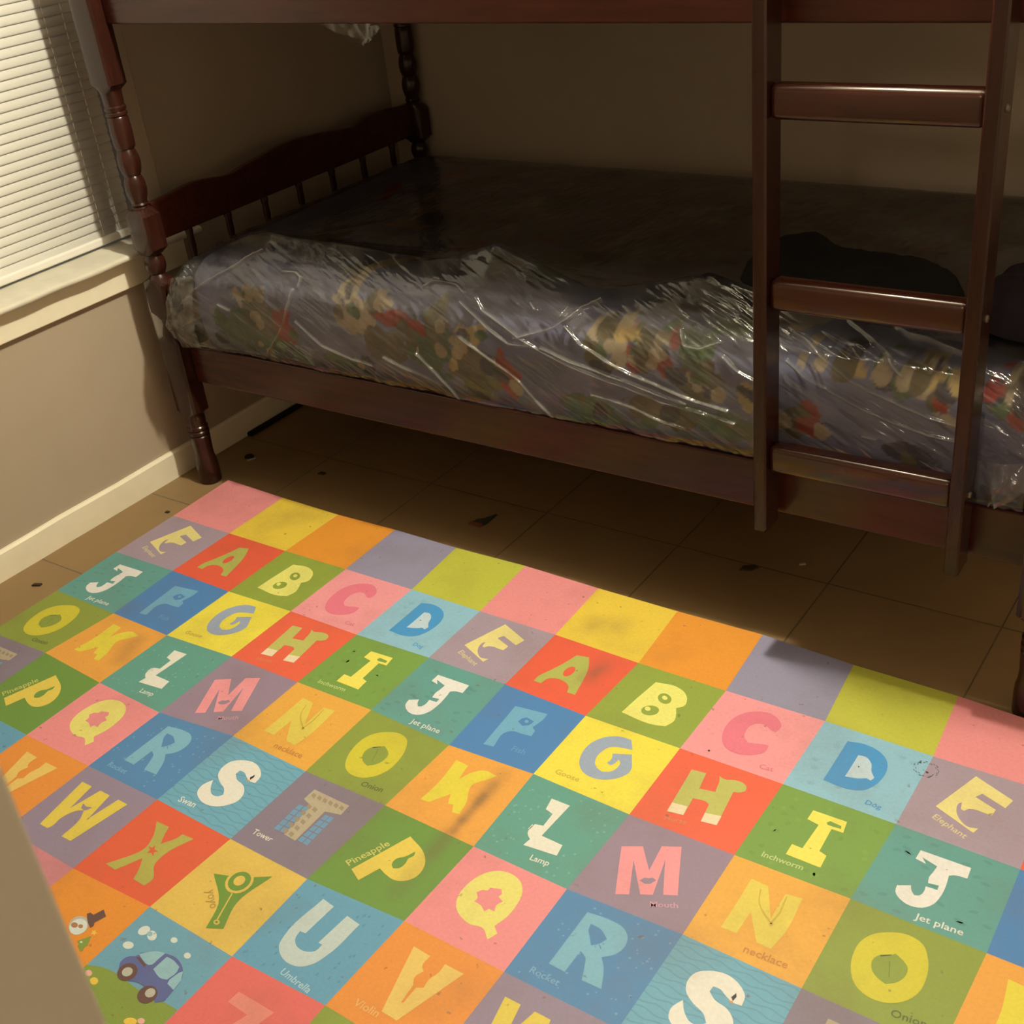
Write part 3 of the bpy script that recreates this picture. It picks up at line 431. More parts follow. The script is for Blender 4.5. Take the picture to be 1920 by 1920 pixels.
def mattress_body(parent, z0, z1, y0, y1, name='mattress_body', seed=3):
    xs = np.linspace(MX0+.012, MX1-.012, 500); rad = .045
    prof = [(y0+.02, z0), (y0+.004, z0+.02), (y0, z0+.05), (y0, z1-.06), (y0+.008, z1-.025), (y0+.03, z1-.006), (y0+.06, z1), (y0+.35, z1+.004), (y1-.06, z1), (y1-.01, z1-.03), (y1, z1-.06), (y1, z0+.05), (y1-.03, z0)]
    ts = np.concatenate([np.linspace(0, .155, 70, endpoint=False), np.linspace(.155, 1, 60)])
    q = profile_pts(prof, ts)
    n = len(ts); X = np.repeat(xs[:, None], n, 1); Y = np.repeat(q[None, :, 0], len(xs), 0); Zv = np.repeat(q[None, :, 1], len(xs), 0)
    e = np.minimum(X-xs[0], xs[-1]-X); sh = np.clip(1-e/.04, 0, 1)**2
    cy = (y0+y1)/2; cz = (z0+z1)/2
    Y = cy+(Y-cy)*(1-.03*sh); Zv = cz+(Zv-cz)*(1-.35*sh)+.004*fbm(X*2, Y*2, seed)
    V = np.stack([X, Y, Zv], 2).reshape(-1, 3); Fc = []
    for i in range(len(xs)-1):
        for k in range(n-1): Fc.append((i*n+k, (i+1)*n+k, (i+1)*n+k+1, i*n+k+1))
        Fc.append((i*n+n-1, (i+1)*n+n-1, (i+1)*n, i*n))
    Fc.append(tuple(range(n))); Fc.append(tuple((len(xs)-1)*n+k for k in range(n-1, -1, -1)))
    o = mesh(name, V, Fc, M_print, None, True); o.parent = parent; o.matrix_parent_inverse = Matrix.Translation(parent.location).inverted()
    # print: lavender blue ground with loose coloured figures
    C = np.tile(np.array([.205, .21, .345]), (len(V), 1)); C *= (1+.12*fbm(V[:, 0]*5, V[:, 2]*5+V[:, 1]*3, 11)[:, None])
    for (bx, bz, rx, rz, rot, ck) in BLOBS+FRONT+EXTRA:
        if bz < 5: w2, s = V[:, 2]-(z1-.597), V[:, 1] < .13
        else: w2, s = V[:, 1]+9.0, V[:, 1] >= .08
        if ck in 'ogd': rx, rz = rx*1.25, rz*1.25
        dx, dz = V[:, 0]-bx, w2-bz
        a = math.radians(-rot); ux = dx*math.cos(a)-dz*-math.sin(a)*-1; uz = dx*math.sin(a)+dz*math.cos(a)
        ux = dx*math.cos(a)+dz*math.sin(a); uz = -dx*math.sin(a)+dz*math.cos(a)
        rr = (ux/rx)**2+(uz/rz)**2+.75*fbm(V[:, 0]*16, w2*16, int(abs(bx)*1000)+7, 4)
        wgt = np.clip((1.10-rr)/.22, 0, 1)*s*.92
        C = C*(1-wgt[:, None])+np.array(PRN[ck])*wgt[:, None]
    C = C*np.where((V[:, 1] > .10) & (V[:, 2] > z1-.05), .55, 1.0)[:, None]      # shade on the mattress top is put into the print colour
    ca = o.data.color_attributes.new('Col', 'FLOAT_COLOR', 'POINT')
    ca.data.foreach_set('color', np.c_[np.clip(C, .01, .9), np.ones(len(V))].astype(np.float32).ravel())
    return o
EXTRA = []; FRONT = []
r3 = random.Random(12)
for _b0 in BLOBS:
    for _ in range(2): FRONT.append((_b0[0]+r3.uniform(-1.1, 1.1)*_b0[2], min(.57, _b0[1]+r3.uniform(-1.1, 1.1)*_b0[3]), r3.uniform(.009, .020), r3.uniform(.008, .018), r3.uniform(0, 90), r3.choice('bbooogdryb')))
r2 = random.Random(5)
for _ in range(70): EXTRA.append((r2.uniform(0, 1.95), 9+r2.uniform(.10, 1.0), r2.uniform(.02, .07), r2.uniform(.02, .07), r2.uniform(0, 90), r2.choice('bbggoryd')))

# clear film: mostly see-through, a milky veil, hard glints
M_film = bpy.data.materials.new('clear_plastic_film'); M_film.use_nodes = True
N = Nodes(M_film); out = N.n['Material Output']; N.n.remove(N.n['Principled BSDF'])
tc = N.add('ShaderNodeTexCoord')
def creased(deg, sc, scale, detail):
    r1 = N.add('ShaderNodeMapping'); r1.inputs['Rotation'].default_value = (0, math.radians(deg), 0); N.link(tc.outputs['Object'], r1.inputs[0])
    r3 = N.add('ShaderNodeMapping'); r3.inputs['Scale'].default_value = sc; N.link(r1.outputs[0], r3.inputs[0])
    n_ = N.add('ShaderNodeTexNoise', i_Scale=scale, i_Detail=detail, i_Roughness=.6); N.link(r3.outputs[0], n_.inputs['Vector']); return n_.outputs[0]
nA, nB, nC = creased(-26, (2.5, 5, 22), 1.6, 5.0), creased(-34, (4, 9, 60), 1.6, 3.0), creased(20, (8, 8, 14), 1.5, 4.0)
veil = N.add('ShaderNodeMapRange', i_1=.44, i_2=.74, i_3=.035, i_4=.20); N.link(N.math('ADD', N.math('MULTIPLY', nA, .7), N.math('MULTIPLY', nC, .3)), veil.inputs[0])
fold = N.add('ShaderNodeAttribute', attribute_name='fold')
vfac = N.math('MINIMUM', N.math('ADD', veil.outputs[0], N.math('MULTIPLY', fold.outputs['Fac'], .26)), .6)
bp = N.add('ShaderNodeBump', i_Strength=.55, i_Distance=.005); N.link(N.math('ADD', nA, N.math('ADD', N.math('MULTIPLY', nB, .35), N.math('MULTIPLY', nC, .5))), bp.inputs['Height'])
df = N.add('ShaderNodeBsdfDiffuse'); df.inputs[0].default_value = (.62, .60, .58, 1)
tl = N.add('ShaderNodeBsdfTranslucent'); tl.inputs[0].default_value = (.62, .60, .58, 1)
m0 = N.add('ShaderNodeMixShader'); m0.inputs[0].default_value = .35; N.link(df.outputs[0], m0.inputs[1]); N.link(tl.outputs[0], m0.inputs[2])
tp = N.add('ShaderNodeBsdfTransparent'); tp.inputs[0].default_value = (.97, .97, .97, 1)
m1 = N.add('ShaderNodeMixShader'); N.link(vfac, m1.inputs[0]); N.link(tp.outputs[0], m1.inputs[1]); N.link(m0.outputs[0], m1.inputs[2])
gl = N.add('ShaderNodeBsdfGlossy'); gl.inputs['Roughness'].default_value = .12; N.link(bp.outputs[0], gl.inputs['Normal'])
fr = N.add('ShaderNodeFresnel', i_IOR=1.55); N.link(bp.outputs[0], fr.inputs['Normal'])
m2 = N.add('ShaderNodeMixShader'); N.link(N.math('MULTIPLY', fr.outputs[0], 1.2), m2.inputs[0]); N.link(m1.outputs[0], m2.inputs[1]); N.link(gl.outputs[0], m2.inputs[2])
N.link(m2.outputs[0], out.inputs[0])

CREST = [(-.04, .560), (.02, .612), (.12, .645), (.215, .665), (.314, .655), (.446, .657), (.58, .650), (.687, .645), (.79, .672), (.876, .703), (.92, .690), (.964, .675), (1.085, .628), (1.17, .640), (1.264, .668), (1.353, .692), (1.426, .676), (1.5, .645), (1.62, .632), (1.75, .622), (1.97, .618)]
def film(parent):
    xs = np.arange(MX0-.002, MX1+.001, .0016); nx = len(xs)
    ts = np.concatenate([np.linspace(0, .225, 190, endpoint=False), np.linspace(.225, .40, 46, endpoint=False), np.linspace(.40, 1, 50)])
    cx = np.array(CREST); zc = np.interp(xs, cx[:, 0], cx[:, 1])
    ker = np.hanning(21); ker /= ker.sum(); zc = np.convolve(np.pad(zc, 10, mode='edge'), ker, 'valid')
    P3 = np.zeros((nx, len(ts), 3))
    for i, x in enumerate(xs):
        bul = math.exp(-((x-.02)/.09)**2)*.040+.012*math.exp(-((x-.55)/.25)**2)
        yf = .012-bul
        hang = .012*math.exp(-((x-1.93)/.05)**2)
        prof = [(.030, .3805), (.0205-bul*.2, .3815), (.013-bul*.6-hang, .398), (yf-.003, .45), (yf, .51), (yf+.010, .560), (.040-bul*.3, .597), (.075, .5*(.60+zc[i])), (.12, zc[i]), (.165, .55*zc[i]+.45*.612), (.24, .614), (.34, .612), (.70, .611), (.99, .607), (1.026, .58), (1.030, .45), (1.028, .386)]
        q = profile_pts(prof, ts); P3[i, :, 0] = x; P3[i, :, 1:] = q
    X, Y, Zv = P3[..., 0], P3[..., 1], P3[..., 2]
    front = np.clip((.16-Y)/.10, 0, 1)
    # soft billows plus the traced sharp folds (ridges stand off along the outward normal)
    A_, B_ = X*.90-Zv*.43, X*.43+Zv*.90+Y*.6
    H = (.0030*fbm(X*4, Zv*5+Y*4, 21, 3)+.0016*fbm(A_*5, B_*26, 22, 4)+.0010*(1-2*np.abs(fbm(A_*7+3, B_*40, 25, 2))))*(.35+.65*front)
    R = np.zeros_like(X); T = np.zeros_like(X)
    # loose folds lying on top behind the ladder and along the crest
    tops = [[(.30, .655, .12), (.45, .63, .20), (.66, .62, .28)], [(.80, .675, .11), (.876, .70, .125), (1.0, .65, .16), (1.12, .625, .22)], [(.876, .70, .12), (.83, .65, .18), (.70, .62, .3)], [(1.25, .66, .12), (1.36, .69, .125), (1.5, .64, .2)], [(.1, .64, .1), (.2, .62, .22), (.35, .614, .4)]]
    segs = []
    for ln in FOLDS:
        for a, b in zip(ln[:-1], ln[1:]): segs.append(((a[0], a[1]), (b[0], b[1])))
    U, W = X, Zv+np.clip(Y-.06, 0, .2)*.6
    for k, (a, b) in enumerate(segs):
        ax, az = a; bx_, bz = b; L2 = (bx_-ax)**2+(bz-az)**2+1e-9
        i0 = max(0, int((min(ax, bx_)-.03-xs[0])/.0016)); i1 = min(nx, int((max(ax, bx_)+.03-xs[0])/.0016)+1)
        if i1 <= i0: continue
        u, w = U[i0:i1], W[i0:i1]
        t = np.clip(((u-ax)*(bx_-ax)+(w-az)*(bz-az))/L2, 0, 1)
        d = np.hypot(u-ax-t*(bx_-ax), w-az-t*(bz-az))
        R[i0:i1] = np.maximum(R[i0:i1], np.exp(-(d/.0025)**2)*(Y[i0:i1] < .13))
    for ln in tops:
        for a, b in zip(ln[:-1], ln[1:]):
            L2 = (b[0]-a[0])**2+(b[2]-a[2])**2
            t = np.clip(((X-a[0])*(b[0]-a[0])+(Y-a[2])*(b[2]-a[2]))/L2, 0, 1)
            d = np.hypot(X-a[0]-t*(b[0]-a[0]), Y-a[2]-t*(b[2]-a[2])); T = np.maximum(T, np.exp(-(d/.012)**2)*(Zv > .60))
    H = np.maximum(H, -.004)+.0080*R+.0015*T
    dY = np.gradient(Y, axis=1); dZ = np.gradient(Zv, axis=1); ln_ = np.hypot(dY, dZ)+1e-9
    ny_, nz_ = -dZ/ln_, dY/ln_
    Y = Y+ny_*H; Zv = Zv+nz_*H
    Zv[:, :3] = np.maximum(Zv[:, :3], .3800)
    e = np.minimum(X-xs[0], xs[-1]-X); sh = np.clip(1-e/.05, 0, 1)**2
    Zv = np.where(Zv > .49, .49+(Zv-.49)*(1-.45*sh), Zv)
    V = np.stack([X, Y, Zv], 2).reshape(-1, 3); n = len(ts)
    idx = np.arange(nx*n).reshape(nx, n)
    Fq = np.stack([idx[:-1, :-1], idx[1:, :-1], idx[1:, 1:], idx[:-1, 1:]], 2).reshape(-1, 4)
    me = bpy.data.meshes.new('plastic_wrap'); 
    ends = [list(map(int, idx[0, ::-1])), list(map(int, idx[-1]))]
    me.from_pydata([tuple(v) for v in V.tolist()], [], [tuple(f) for f in Fq.tolist()]+[tuple(f) for f in ends]); me.update()
    me.materials.append(M_film); me.polygons.foreach_set('use_smooth', [True]*len(me.polygons))
    fa = me.attributes.new('fold', 'FLOAT', 'POINT'); fa.data.foreach_set('value', R.reshape(-1).astype(np.float32))
    o = bpy.data.objects.new('plastic_wrap', me); COL.objects.link(o); o.parent = parent; o.matrix_parent_inverse = Matrix.Translation(parent.location).inverted()
    return o
mt = thing('mattress', 'lower bunk mattress with a colourful print, wrapped in clear crinkled plastic', 'mattress', (.96, .53, .343))
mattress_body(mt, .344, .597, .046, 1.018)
film(mt)['label'] = 'clear crinkled plastic wrap'
# corner tail of the bag sticking out by the left post, and the tail hanging at the right
def ribbon(name, parent, rows, m, sub=10):
    rows = np.array(rows, float); nr, nc = rows.shape[:2]
    tt = np.linspace(0, nr-1, (nr-1)*sub+1); uu = np.linspace(0, nc-1, (nc-1)*sub+1)
    G = np.zeros((len(tt), len(uu), 3))
    for i, t in enumerate(tt):
        a = int(min(t, nr-2)); f = t-a; f = f*f*(3-2*f); r = rows[a]*(1-f)+rows[a+1]*f
        for k, u in enumerate(uu):
            c = int(min(u, nc-2)); g = u-c; G[i, k] = r[c]*(1-g)+r[c+1]*g
    G[..., 1] += .004*fbm(G[..., 0]*25, G[..., 2]*25, 31, 3); G[..., 2] += .002*fbm(G[..., 0]*25+3, G[..., 1]*25, 33, 3)
    V = G.reshape(-1, 3); n = len(uu); Fc = [(i*n+k, (i+1)*n+k, (i+1)*n+k+1, i*n+k+1) for i in range(len(tt)-1) for k in range(n-1)]
    o = mesh(name, V, Fc, m, None, True); o.parent = parent; o.matrix_parent_inverse = Matrix.Translation(parent.location).inverted(); return o
ribbon('plastic_tail', mt, [[(-.030, .000, .56), (.02, -.012, .575), (.07, -.006, .58)], [(-.034, -.022, .50), (.01, -.042, .51), (.07, -.026, .52)], [(-.038, -.034, .455), (.0, -.052, .45), (.06, -.032, .45)], [(-.030, -.026, .418), (.01, -.036, .405), (.06, -.022, .400)]], M_film)
ribbon('plastic_tail', mt, [[(1.885, .004, .47), (1.92, -.004, .475), (1.965, .002, .48)], [(1.888, -.010, .43), (1.925, -.022, .44), (1.966, -.008, .455)], [(1.892, -.006, .402), (1.925, -.014, .400), (1.962, -.002, .425)]], M_film)
mu = thing('mattress', 'upper bunk mattress in clear plastic, seen only as a scrap hanging below the top rail', 'mattress', (.96, .53, 1.203))
_b, _e = BLOBS, EXTRA
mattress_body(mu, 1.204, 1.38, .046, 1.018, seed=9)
ribbon('plastic_flap', mu, [[(.53, .060, 1.20), (.63, .062, 1.20), (.74, .062, 1.20)], [(.545, .058, 1.135), (.64, .066, 1.128), (.725, .060, 1.135)], [(.575, .060, 1.118), (.645, .070, 1.10), (.70, .058, 1.118)], [(.625, .060, 1.100), (.650, .064, 1.088), (.675, .060, 1.100)]], M_film)

# ------------------------------------------------------------------ clothes lying on the mattress
def heap(name, outline, z0, hfun, m, label, cat, seed):
    o2 = np.array(outline, float); c = o2.mean(0); n = 72; rings = 16
    ang = np.linspace(0, 2*PI, n, endpoint=False)
    pl = np.r_[o2, o2[:1]]; dd = np.r_[0, np.cumsum(np.linalg.norm(np.diff(pl, axis=0), axis=1))]
    bp_ = np.stack([np.interp(np.linspace(0, dd[-1], n, endpoint=False), dd, pl[:, k]) for k in range(2)], 1)
    for _ in range(3): bp_ = .25*np.roll(bp_, 1, 0)+.5*bp_+.25*np.roll(bp_, -1, 0)
    V = [(c[0], c[1], z0+hfun(c[0], c[1]))]
    for r in range(1, rings+1):
        t = r/rings
        for k in range(n):
            x, y = c+(bp_[k]-c)*t
            h = hfun(x, y)*(max(0, 1-t**5))**.5
            V.append((x, y, z0+max(.002, h)))
    V = np.array(V); V[:, 2] += .006*fbm(V[:, 0]*9, V[:, 1]*9, seed, 3)*(V[:, 2]-z0 > .01)
    V = [tuple(v) for v in V]; Fc = [(0, 1+k, 1+(k+1) % n) for k in range(n)]
    for r in range(rings-1):
        for k in range(n):
            j = (k+1) % n; Fc.append((1+r*n+k, 1+(r+1)*n+k, 1+(r+1)*n+j, 1+r*n+j))
    base = len(V)
    V += [(V[1+(rings-1)*n+k][0], V[1+(rings-1)*n+k][1], z0) for k in range(n)]
    for k in range(n): j = (k+1) % n; Fc.append((1+(rings-1)*n+k, base+k, base+j, 1+(rings-1)*n+j))
    Fc.append(tuple(base+k for k in range(n-1, -1, -1)))
    return tag(mesh(name, V, Fc, m, None, True), label, cat)
heap('folded_garment', [(1.335, .27), (1.42, .20), (1.60, .20), (1.74, .24), (1.765, .30), (1.74, .36), (1.62, .40), (1.50, .42), (1.40, .45), (1.345, .40)], .622,
     lambda x, y: .042+.028*math.exp(-((x-1.40)/.07)**2)+.012*math.exp(-((x-1.66)/.06)**2), M_dark, 'black garment lying on the plastic behind the ladder rungs', 'clothing', 41)
heap('folded_garment', [(1.80, .17), (1.88, .13), (1.955, .12), (1.958, .30), (1.955, .47), (1.86, .47), (1.81, .36), (1.80, .25)], .630,
     lambda x, y: .045+.010*math.sin(x*20+y*9), M_plum, 'dark plum garment on the mattress right of the ladder', 'clothing', 43)

# ------------------------------------------------------------------ scraps on the floor
def scrap(name, pts, th, m, label, loc, rz=0, cat='debris', tilt=0):
    n = len(pts); V = [(x, y, 0) for x, y in pts]+[(x*.9, y*.9, th+abs(y)*tilt) for x, y in pts]
    Fc = [tuple(range(n-1, -1, -1)), tuple(range(n, 2*n))]+[(k, (k+1) % n, n+(k+1) % n, n+k) for k in range(n)]
    o = mesh(name, V, Fc, m, None, False, (*loc, FLOOR+.0005)); o.rotation_euler.z = rz
    return tag(o, label, cat, 'scraps on the tiled floor')
a = scrap('paper_scrap', [(-.018, -.010), (.014, -.012), (.020, -.004), (.024, .045), (.006, .018), (-.012, .006)], .004, M_scrapA, 'dark triangular scrap with a rust edge on the tiles under the bed', (.722, .135), .1)
e_ = mesh('torn_edge', [(-.022, -.020, .001), (.014, -.022, .001), (.014, -.011, .002), (-.018, -.009, .002), (-.022, -.020, .004), (.014, -.022, .004), (.014, -.011, .005), (-.018, -.009, .005)], [(3, 2, 1, 0), (4, 5, 6, 7), (0, 1, 5, 4), (1, 2, 6, 5), (2, 3, 7, 6), (3, 0, 4, 7)], M_scrapB, a)
e_['label'] = 'rust coloured torn edge'
c_ = scrap('crumb', [(-.012, -.008), (.008, -.010), (.013, .002), (.003, .010), (-.010, .006)], .008, M_black, 'dark crumb with a pale edge on the tiles behind the left post', (-.072, .15), .4)
mesh('pale_edge', [(.002, -.022, 0), (.020, -.006, 0), (.018, -.003, 0), (.000, -.018, 0), (.002, -.022, .003), (.020, -.006, .003), (.018, -.003, .003), (.0, -.018, .003)], [(3, 2, 1, 0), (4, 5, 6, 7), (0, 1, 5, 4), (1, 2, 6, 5), (2, 3, 7, 6), (3, 0, 4, 7)], M_scrapC, c_)
scrap('crumb', [(-.020, -.006), (.004, -.010), (.022, .001), (.016, .009), (-.012, .007)], .004, M_dirt, 'dark smear of dirt on the tiles below the ladder', (1.378, .222), .5)
scrap('crumb', [(-.012, -.004), (.010, -.005), (.013, .003), (-.008, .005)], .004, M_dirt, 'small dark crumb on the tiles by the left baseboard', (-.085, -.548), .5)
scrap('crumb', [(-.006, -.004), (.005, -.004), (.006, .003), (-.004, .004)], .003, M_dirt, 'tiny dark speck on the tiles beside the pink mat square', (-.055, -.165), .2)
scrap('crumb', [(-.011, -.006), (.009, -.007), (.011, .004), (-.006, .007)], .003, M_dirt, 'dark blot on the tiles between the left post and the triangular scrap', (.185, .163), .2)
scrap('crumb', [(-.008, -.003), (.007, -.003), (.008, .002), (-.006, .003)], .003, M_scrapC, 'pale flake on the tiles below the left ladder stile', (1.475, .285), .6)
V = []; 
tag(box('floor_strip', XL+.0135, XL+.030, .245, .60, FLOOR+.0005, FLOOR+.012, M_black, None, .003), 'thin black strip lying along the white baseboard under the bunk bed', 'strip')
# ------------------------------------------------------------------ alphabet play mat
BG = {'E': (172, 143, 140), 'A': (238, 92, 58), 'B': (150, 158, 55), 'C': (250, 152, 140), 'D': (150, 186, 184),
      'J': (100, 152, 130), 'F': (78, 126, 162), 'G': (248, 216, 66), 'H': (242, 98, 62), 'I': (124, 152, 62),
      'O': (144, 150, 56), 'K': (242, 160, 62), 'L': (98, 152, 124), 'M': (156, 126, 130), 'N': (240, 166, 62),
      'T': (138, 118, 120), 'P': (112, 142, 56), 'Q': (244, 140, 128), 'R': (84, 130, 158), 'S': (114, 164, 168),
      'U': (104, 154, 164), 'V': (240, 142, 54), 'W': (152, 127, 132), 'X': (230, 92, 54), 'Y': (232, 184, 78),
      'Z': (232, 104, 88), 'green': (142, 150, 54), 'pinkb': (212, 126, 120), 'snow': (236, 140, 44), 'car': (112, 156, 160),
      'p0': (244, 142, 128), 'p1': (244, 196, 60), 'p2': (242, 148, 44), 'p3': (154, 140, 146), 'p4': (198, 186, 60)}
FG = {'E': (244, 214, 124), 'A': (184, 176, 78), 'B': (244, 224, 106), 'C': (240, 118, 122), 'D': (74, 146, 180),
      'J': (245, 227, 198), 'F': (116, 166, 176), 'G': (160, 164, 166), 'H': (198, 184, 88), 'I': (252, 222, 86),
      'O': (216, 192, 50), 'K': (238, 206, 60), 'L': (243, 224, 188), 'M': (250, 150, 140), 'N': (234, 198, 76),
      'T': (192, 168, 128), 'P': (238, 198, 76), 'Q': (242, 216, 106), 'R': (130, 174, 176), 'S': (243, 224, 190),
      'U': (200, 202, 178), 'V': (242, 192, 92), 'W': (234, 196, 72), 'X': (184, 168, 72), 'Y': (112, 142, 48), 'Z': (242, 136, 110)}
SPC = {'k': (45, 38, 34), 'h': (232, 150, 80), 'y': (244, 190, 66), 'q': (240, 170, 140), 'w': (222, 216, 186), 'f': (150, 182, 172), 'v': (94, 98, 134), 't': (104, 70, 58), 'x': (190, 176, 146), 'g': (134, 146, 54)}
DEX = {'D': (200, 208, 196), 'H': (250, 214, 160), 'T': (112, 154, 168)}
NEX = {'N': (214, 172, 60), 'O': (120, 128, 50), 'T': (166, 140, 104), 'snow': (176, 116, 66)}
WCOL = {'E': (232, 200, 140), 'D': (80, 146, 178), 'C': (232, 124, 122), 'J': (236, 222, 190), 'G': (214, 176, 60), 'H': (224, 130, 84), 'I': (206, 204, 120), 'O': (96, 104, 46),
        'L': (240, 224, 190), 'M': (214, 150, 146), 'N': (206, 130, 60), 'T': (236, 214, 180), 'P': (216, 196, 96), 'R': (128, 166, 178), 'S': (232, 222, 190), 'U': (184, 202, 190), 'V': (246, 176, 96), 'Y': (190, 146, 66), 'F': (104, 148, 172)}
ROWS = [['p0', 'p1', 'p2', 'p3', 'p4'], ['E', 'A', 'B', 'C', 'D'], ['J', 'F', 'G', 'H', 'I'], ['O', 'K', 'L', 'M', 'N'], ['T', 'P', 'Q', 'R', 'S'], ['Y', 'U', 'V', 'W', 'X'], ['car', 'Z', 'green', 'pinkb', 'snow'], ['p3', 'p4', 'p0', 'p1', 'p2']]
G = np.array(GRID)
for i_ in range(9, 14): G[0, i_, 1] = [-.010, -.014, -.028, -.030, -.032][i_-9]
NJ, NI = 8, 12
def warp(u, v):
    i = int(min(max(math.floor(u), 0), NI-1)); j = int(min(max(math.floor(v), 0), NJ-1)); s, t = u-i, v-j
    p = (G[j, i]*(1-s)+G[j, i+1]*s)*(1-t)+(G[j+1, i]*(1-s)+G[j+1, i+1]*s)*t
    return float(p[0]), float(p[1])
MV, MF, MC = [], [], []
def put(poly, i, j, col, layer):
    """flat printed shape, poly in cell units, on its own print layer"""
    P = []
    n = len(poly)
    for k in range(n):
        a, b = poly[k], poly[(k+1) % n]; L = math.hypot(b[0]-a[0], b[1]-a[1]); m = max(1, int(L/.12))
        for q in range(m): P.append((a[0]+(b[0]-a[0])*q/m, a[1]+(b[1]-a[1])*q/m))
    base = len(MV)
    for u, v in P: MV.append((*warp(i+u, j+v), layer*.00018))
    for t in tessellate_polygon([[Vector((u, -v, 0)) for u, v in P]]):
        a, b, c = t
        A, B, Cc = (MV[base+q] for q in (a, b, c))
        if (B[0]-A[0])*(Cc[1]-A[1])-(B[1]-A[1])*(Cc[0]-A[0]) < 0: b, c = c, b
        MF.append((base+a, base+b, base+c)); MC.append(col)
def chaikin(P):
    n = len(P); o = []; turn = []
    for k in range(n):
        a, b, c = P[k-1], P[k], P[(k+1) % n]
        t = math.atan2(c[1]-b[1], c[0]-b[0])-math.atan2(b[1]-a[1], b[0]-a[0]); t = abs((t+PI) % (2*PI)-PI)
        turn.append(t > math.radians(50))
    for k in range(n):                              # smooth curve through gentle points, straight into the sharp corners
        p0, p1, p2, p3 = P[k-1], P[k], P[(k+1) % n], P[(k+2) % n]
        L = math.hypot(p2[0]-p1[0], p2[1]-p1[1])
        def tan(a, b, c, corner):
            if corner: return None
            l1 = math.hypot(b[0]-a[0], b[1]-a[1]); l2 = math.hypot(c[0]-b[0], c[1]-b[1]); w = l1/(l1+l2+1e-9)
            d = [((b[q]-a[q])/(l1+1e-9))*(1-w)+((c[q]-b[q])/(l2+1e-9))*w for q in (0, 1)]; m = math.hypot(*d)+1e-9
            return (d[0]/m*L, d[1]/m*L)
        ch = (p2[0]-p1[0], p2[1]-p1[1]); t1 = tan(p0, p1, p2, turn[k]) or ch; t2 = tan(p1, p2, p3, turn[(k+1) % n]) or ch
        if turn[k] and turn[(k+1) % n]: o.append(p1); continue
        m = max(1, min(6, int(L/.025)))
        for q in range(m):
            s = q/m; h = (2*s**3-3*s*s+1, s**3-2*s*s+s, -2*s**3+3*s*s, s**3-s*s)
            o.append(tuple(h[0]*p1[z]+h[1]*t1[z]+h[2]*p2[z]+h[3]*t2[z] for z in (0, 1)))
    return o
def ell(cx, cy, rx, ry, rot=0, n=10):
    return [(cx+rx*math.cos(2*PI*k/n)*math.cos(rot)-ry*math.sin(2*PI*k/n)*math.sin(rot), cy+rx*math.cos(2*PI*k/n)*math.sin(rot)+ry*math.sin(2*PI*k/n)*math.cos(rot)) for k in range(n)]
# words once as flat glyph meshes from the built-in font
GLY = {}
for key, (word, *_r) in WORDS.items():
    cu = bpy.data.curves.new('w', 'FONT'); cu.body = word; cu.resolution_u = 2; cu.offset = .012
    ob = bpy.data.objects.new('w', cu); COL.objects.link(ob)
    me = bpy.data.meshes.new_from_object(ob)
    vs = np.array([v.co[:] for v in me.vertices]); fs = [tuple(p.vertices) for p in me.polygons]
    bpy.data.objects.remove(ob); bpy.data.curves.remove(cu); bpy.data.meshes.remove(me)
    GLY[key] = (vs, fs)
def shade(c, f): return tuple(min(.95, x*f) for x in c)
def decorate(key, i, j, bg):
    r = random.Random(i*31+j*7+hash(key) % 5 if False else i*31+j*7)
    if key == 'U' or key == 'J':
        for _ in range(34 if key == 'U' else 22):
            u, v = r.uniform(.05, .95), r.uniform(.05, .95); q = .022 if key == 'U' else .032
            put([(u, v-q), (u+q*.6, v+q*.3), (u, v+q), (u-q*.6, v+q*.3)] if key == 'U' else ell(u, v, q*1.2, q*.6, r.uniform(-.5, .5), 8), i, j, shade(bg, .80 if key == 'U' else .86), .5)
    if key == 'D':
        for _ in range(11):
            u, v = r.uniform(.1, .9), r.uniform(.1, .9)
            put(ell(u, v, .030, .024), i, j, shade(bg, .90), .5)
            for k in range(4): put(ell(u+.036*math.cos(-.5-k*.75), v+.036*math.sin(-.5-k*.75), .010, .010, 0, 6), i, j, shade(bg, .90), .5)
    if key in ('R', 'L'):
        for _ in range(44):
            u, v = r.uniform(.04, .96), r.uniform(.04, .96); q = r.uniform(.010, .020)
            put([(u+(q if k % 2 == 0 else q*.4)*math.sin(k*PI/5), v+(q if k % 2 == 0 else q*.4)*math.cos(k*PI/5)) for k in range(10)], i, j, tuple(a*.65+b*.35 for a, b in zip(bg, alb((160, 196, 190)))), .5)
    if key == 'I':
        for _ in range(26): put(ell(r.uniform(.06, .94), r.uniform(.06, .94), .03, .022, r.uniform(0, 3)), i, j, shade(bg, r.choice((.90, 1.08))), .5)
    if key == 'C':
        for _ in range(26): put(ell(r.uniform(.06, .94), r.uniform(.06, .94), .018, .014, 0, 7), i, j, shade(bg, .93), .5)
    if key == 'S':
        for k in range(15):
            v0 = .035+k*.0655; up = []; dn = []
            for q in range(25):
                u = q/24; w = .014*math.sin(u*2*PI*4+k*2.0); up.append((u, v0+w-.007)); dn.append((u, v0+w+.007))
            for q in range(24): put([up[q], up[q+1], dn[q+1], dn[q]], i, j, shade(bg, .84), .5)
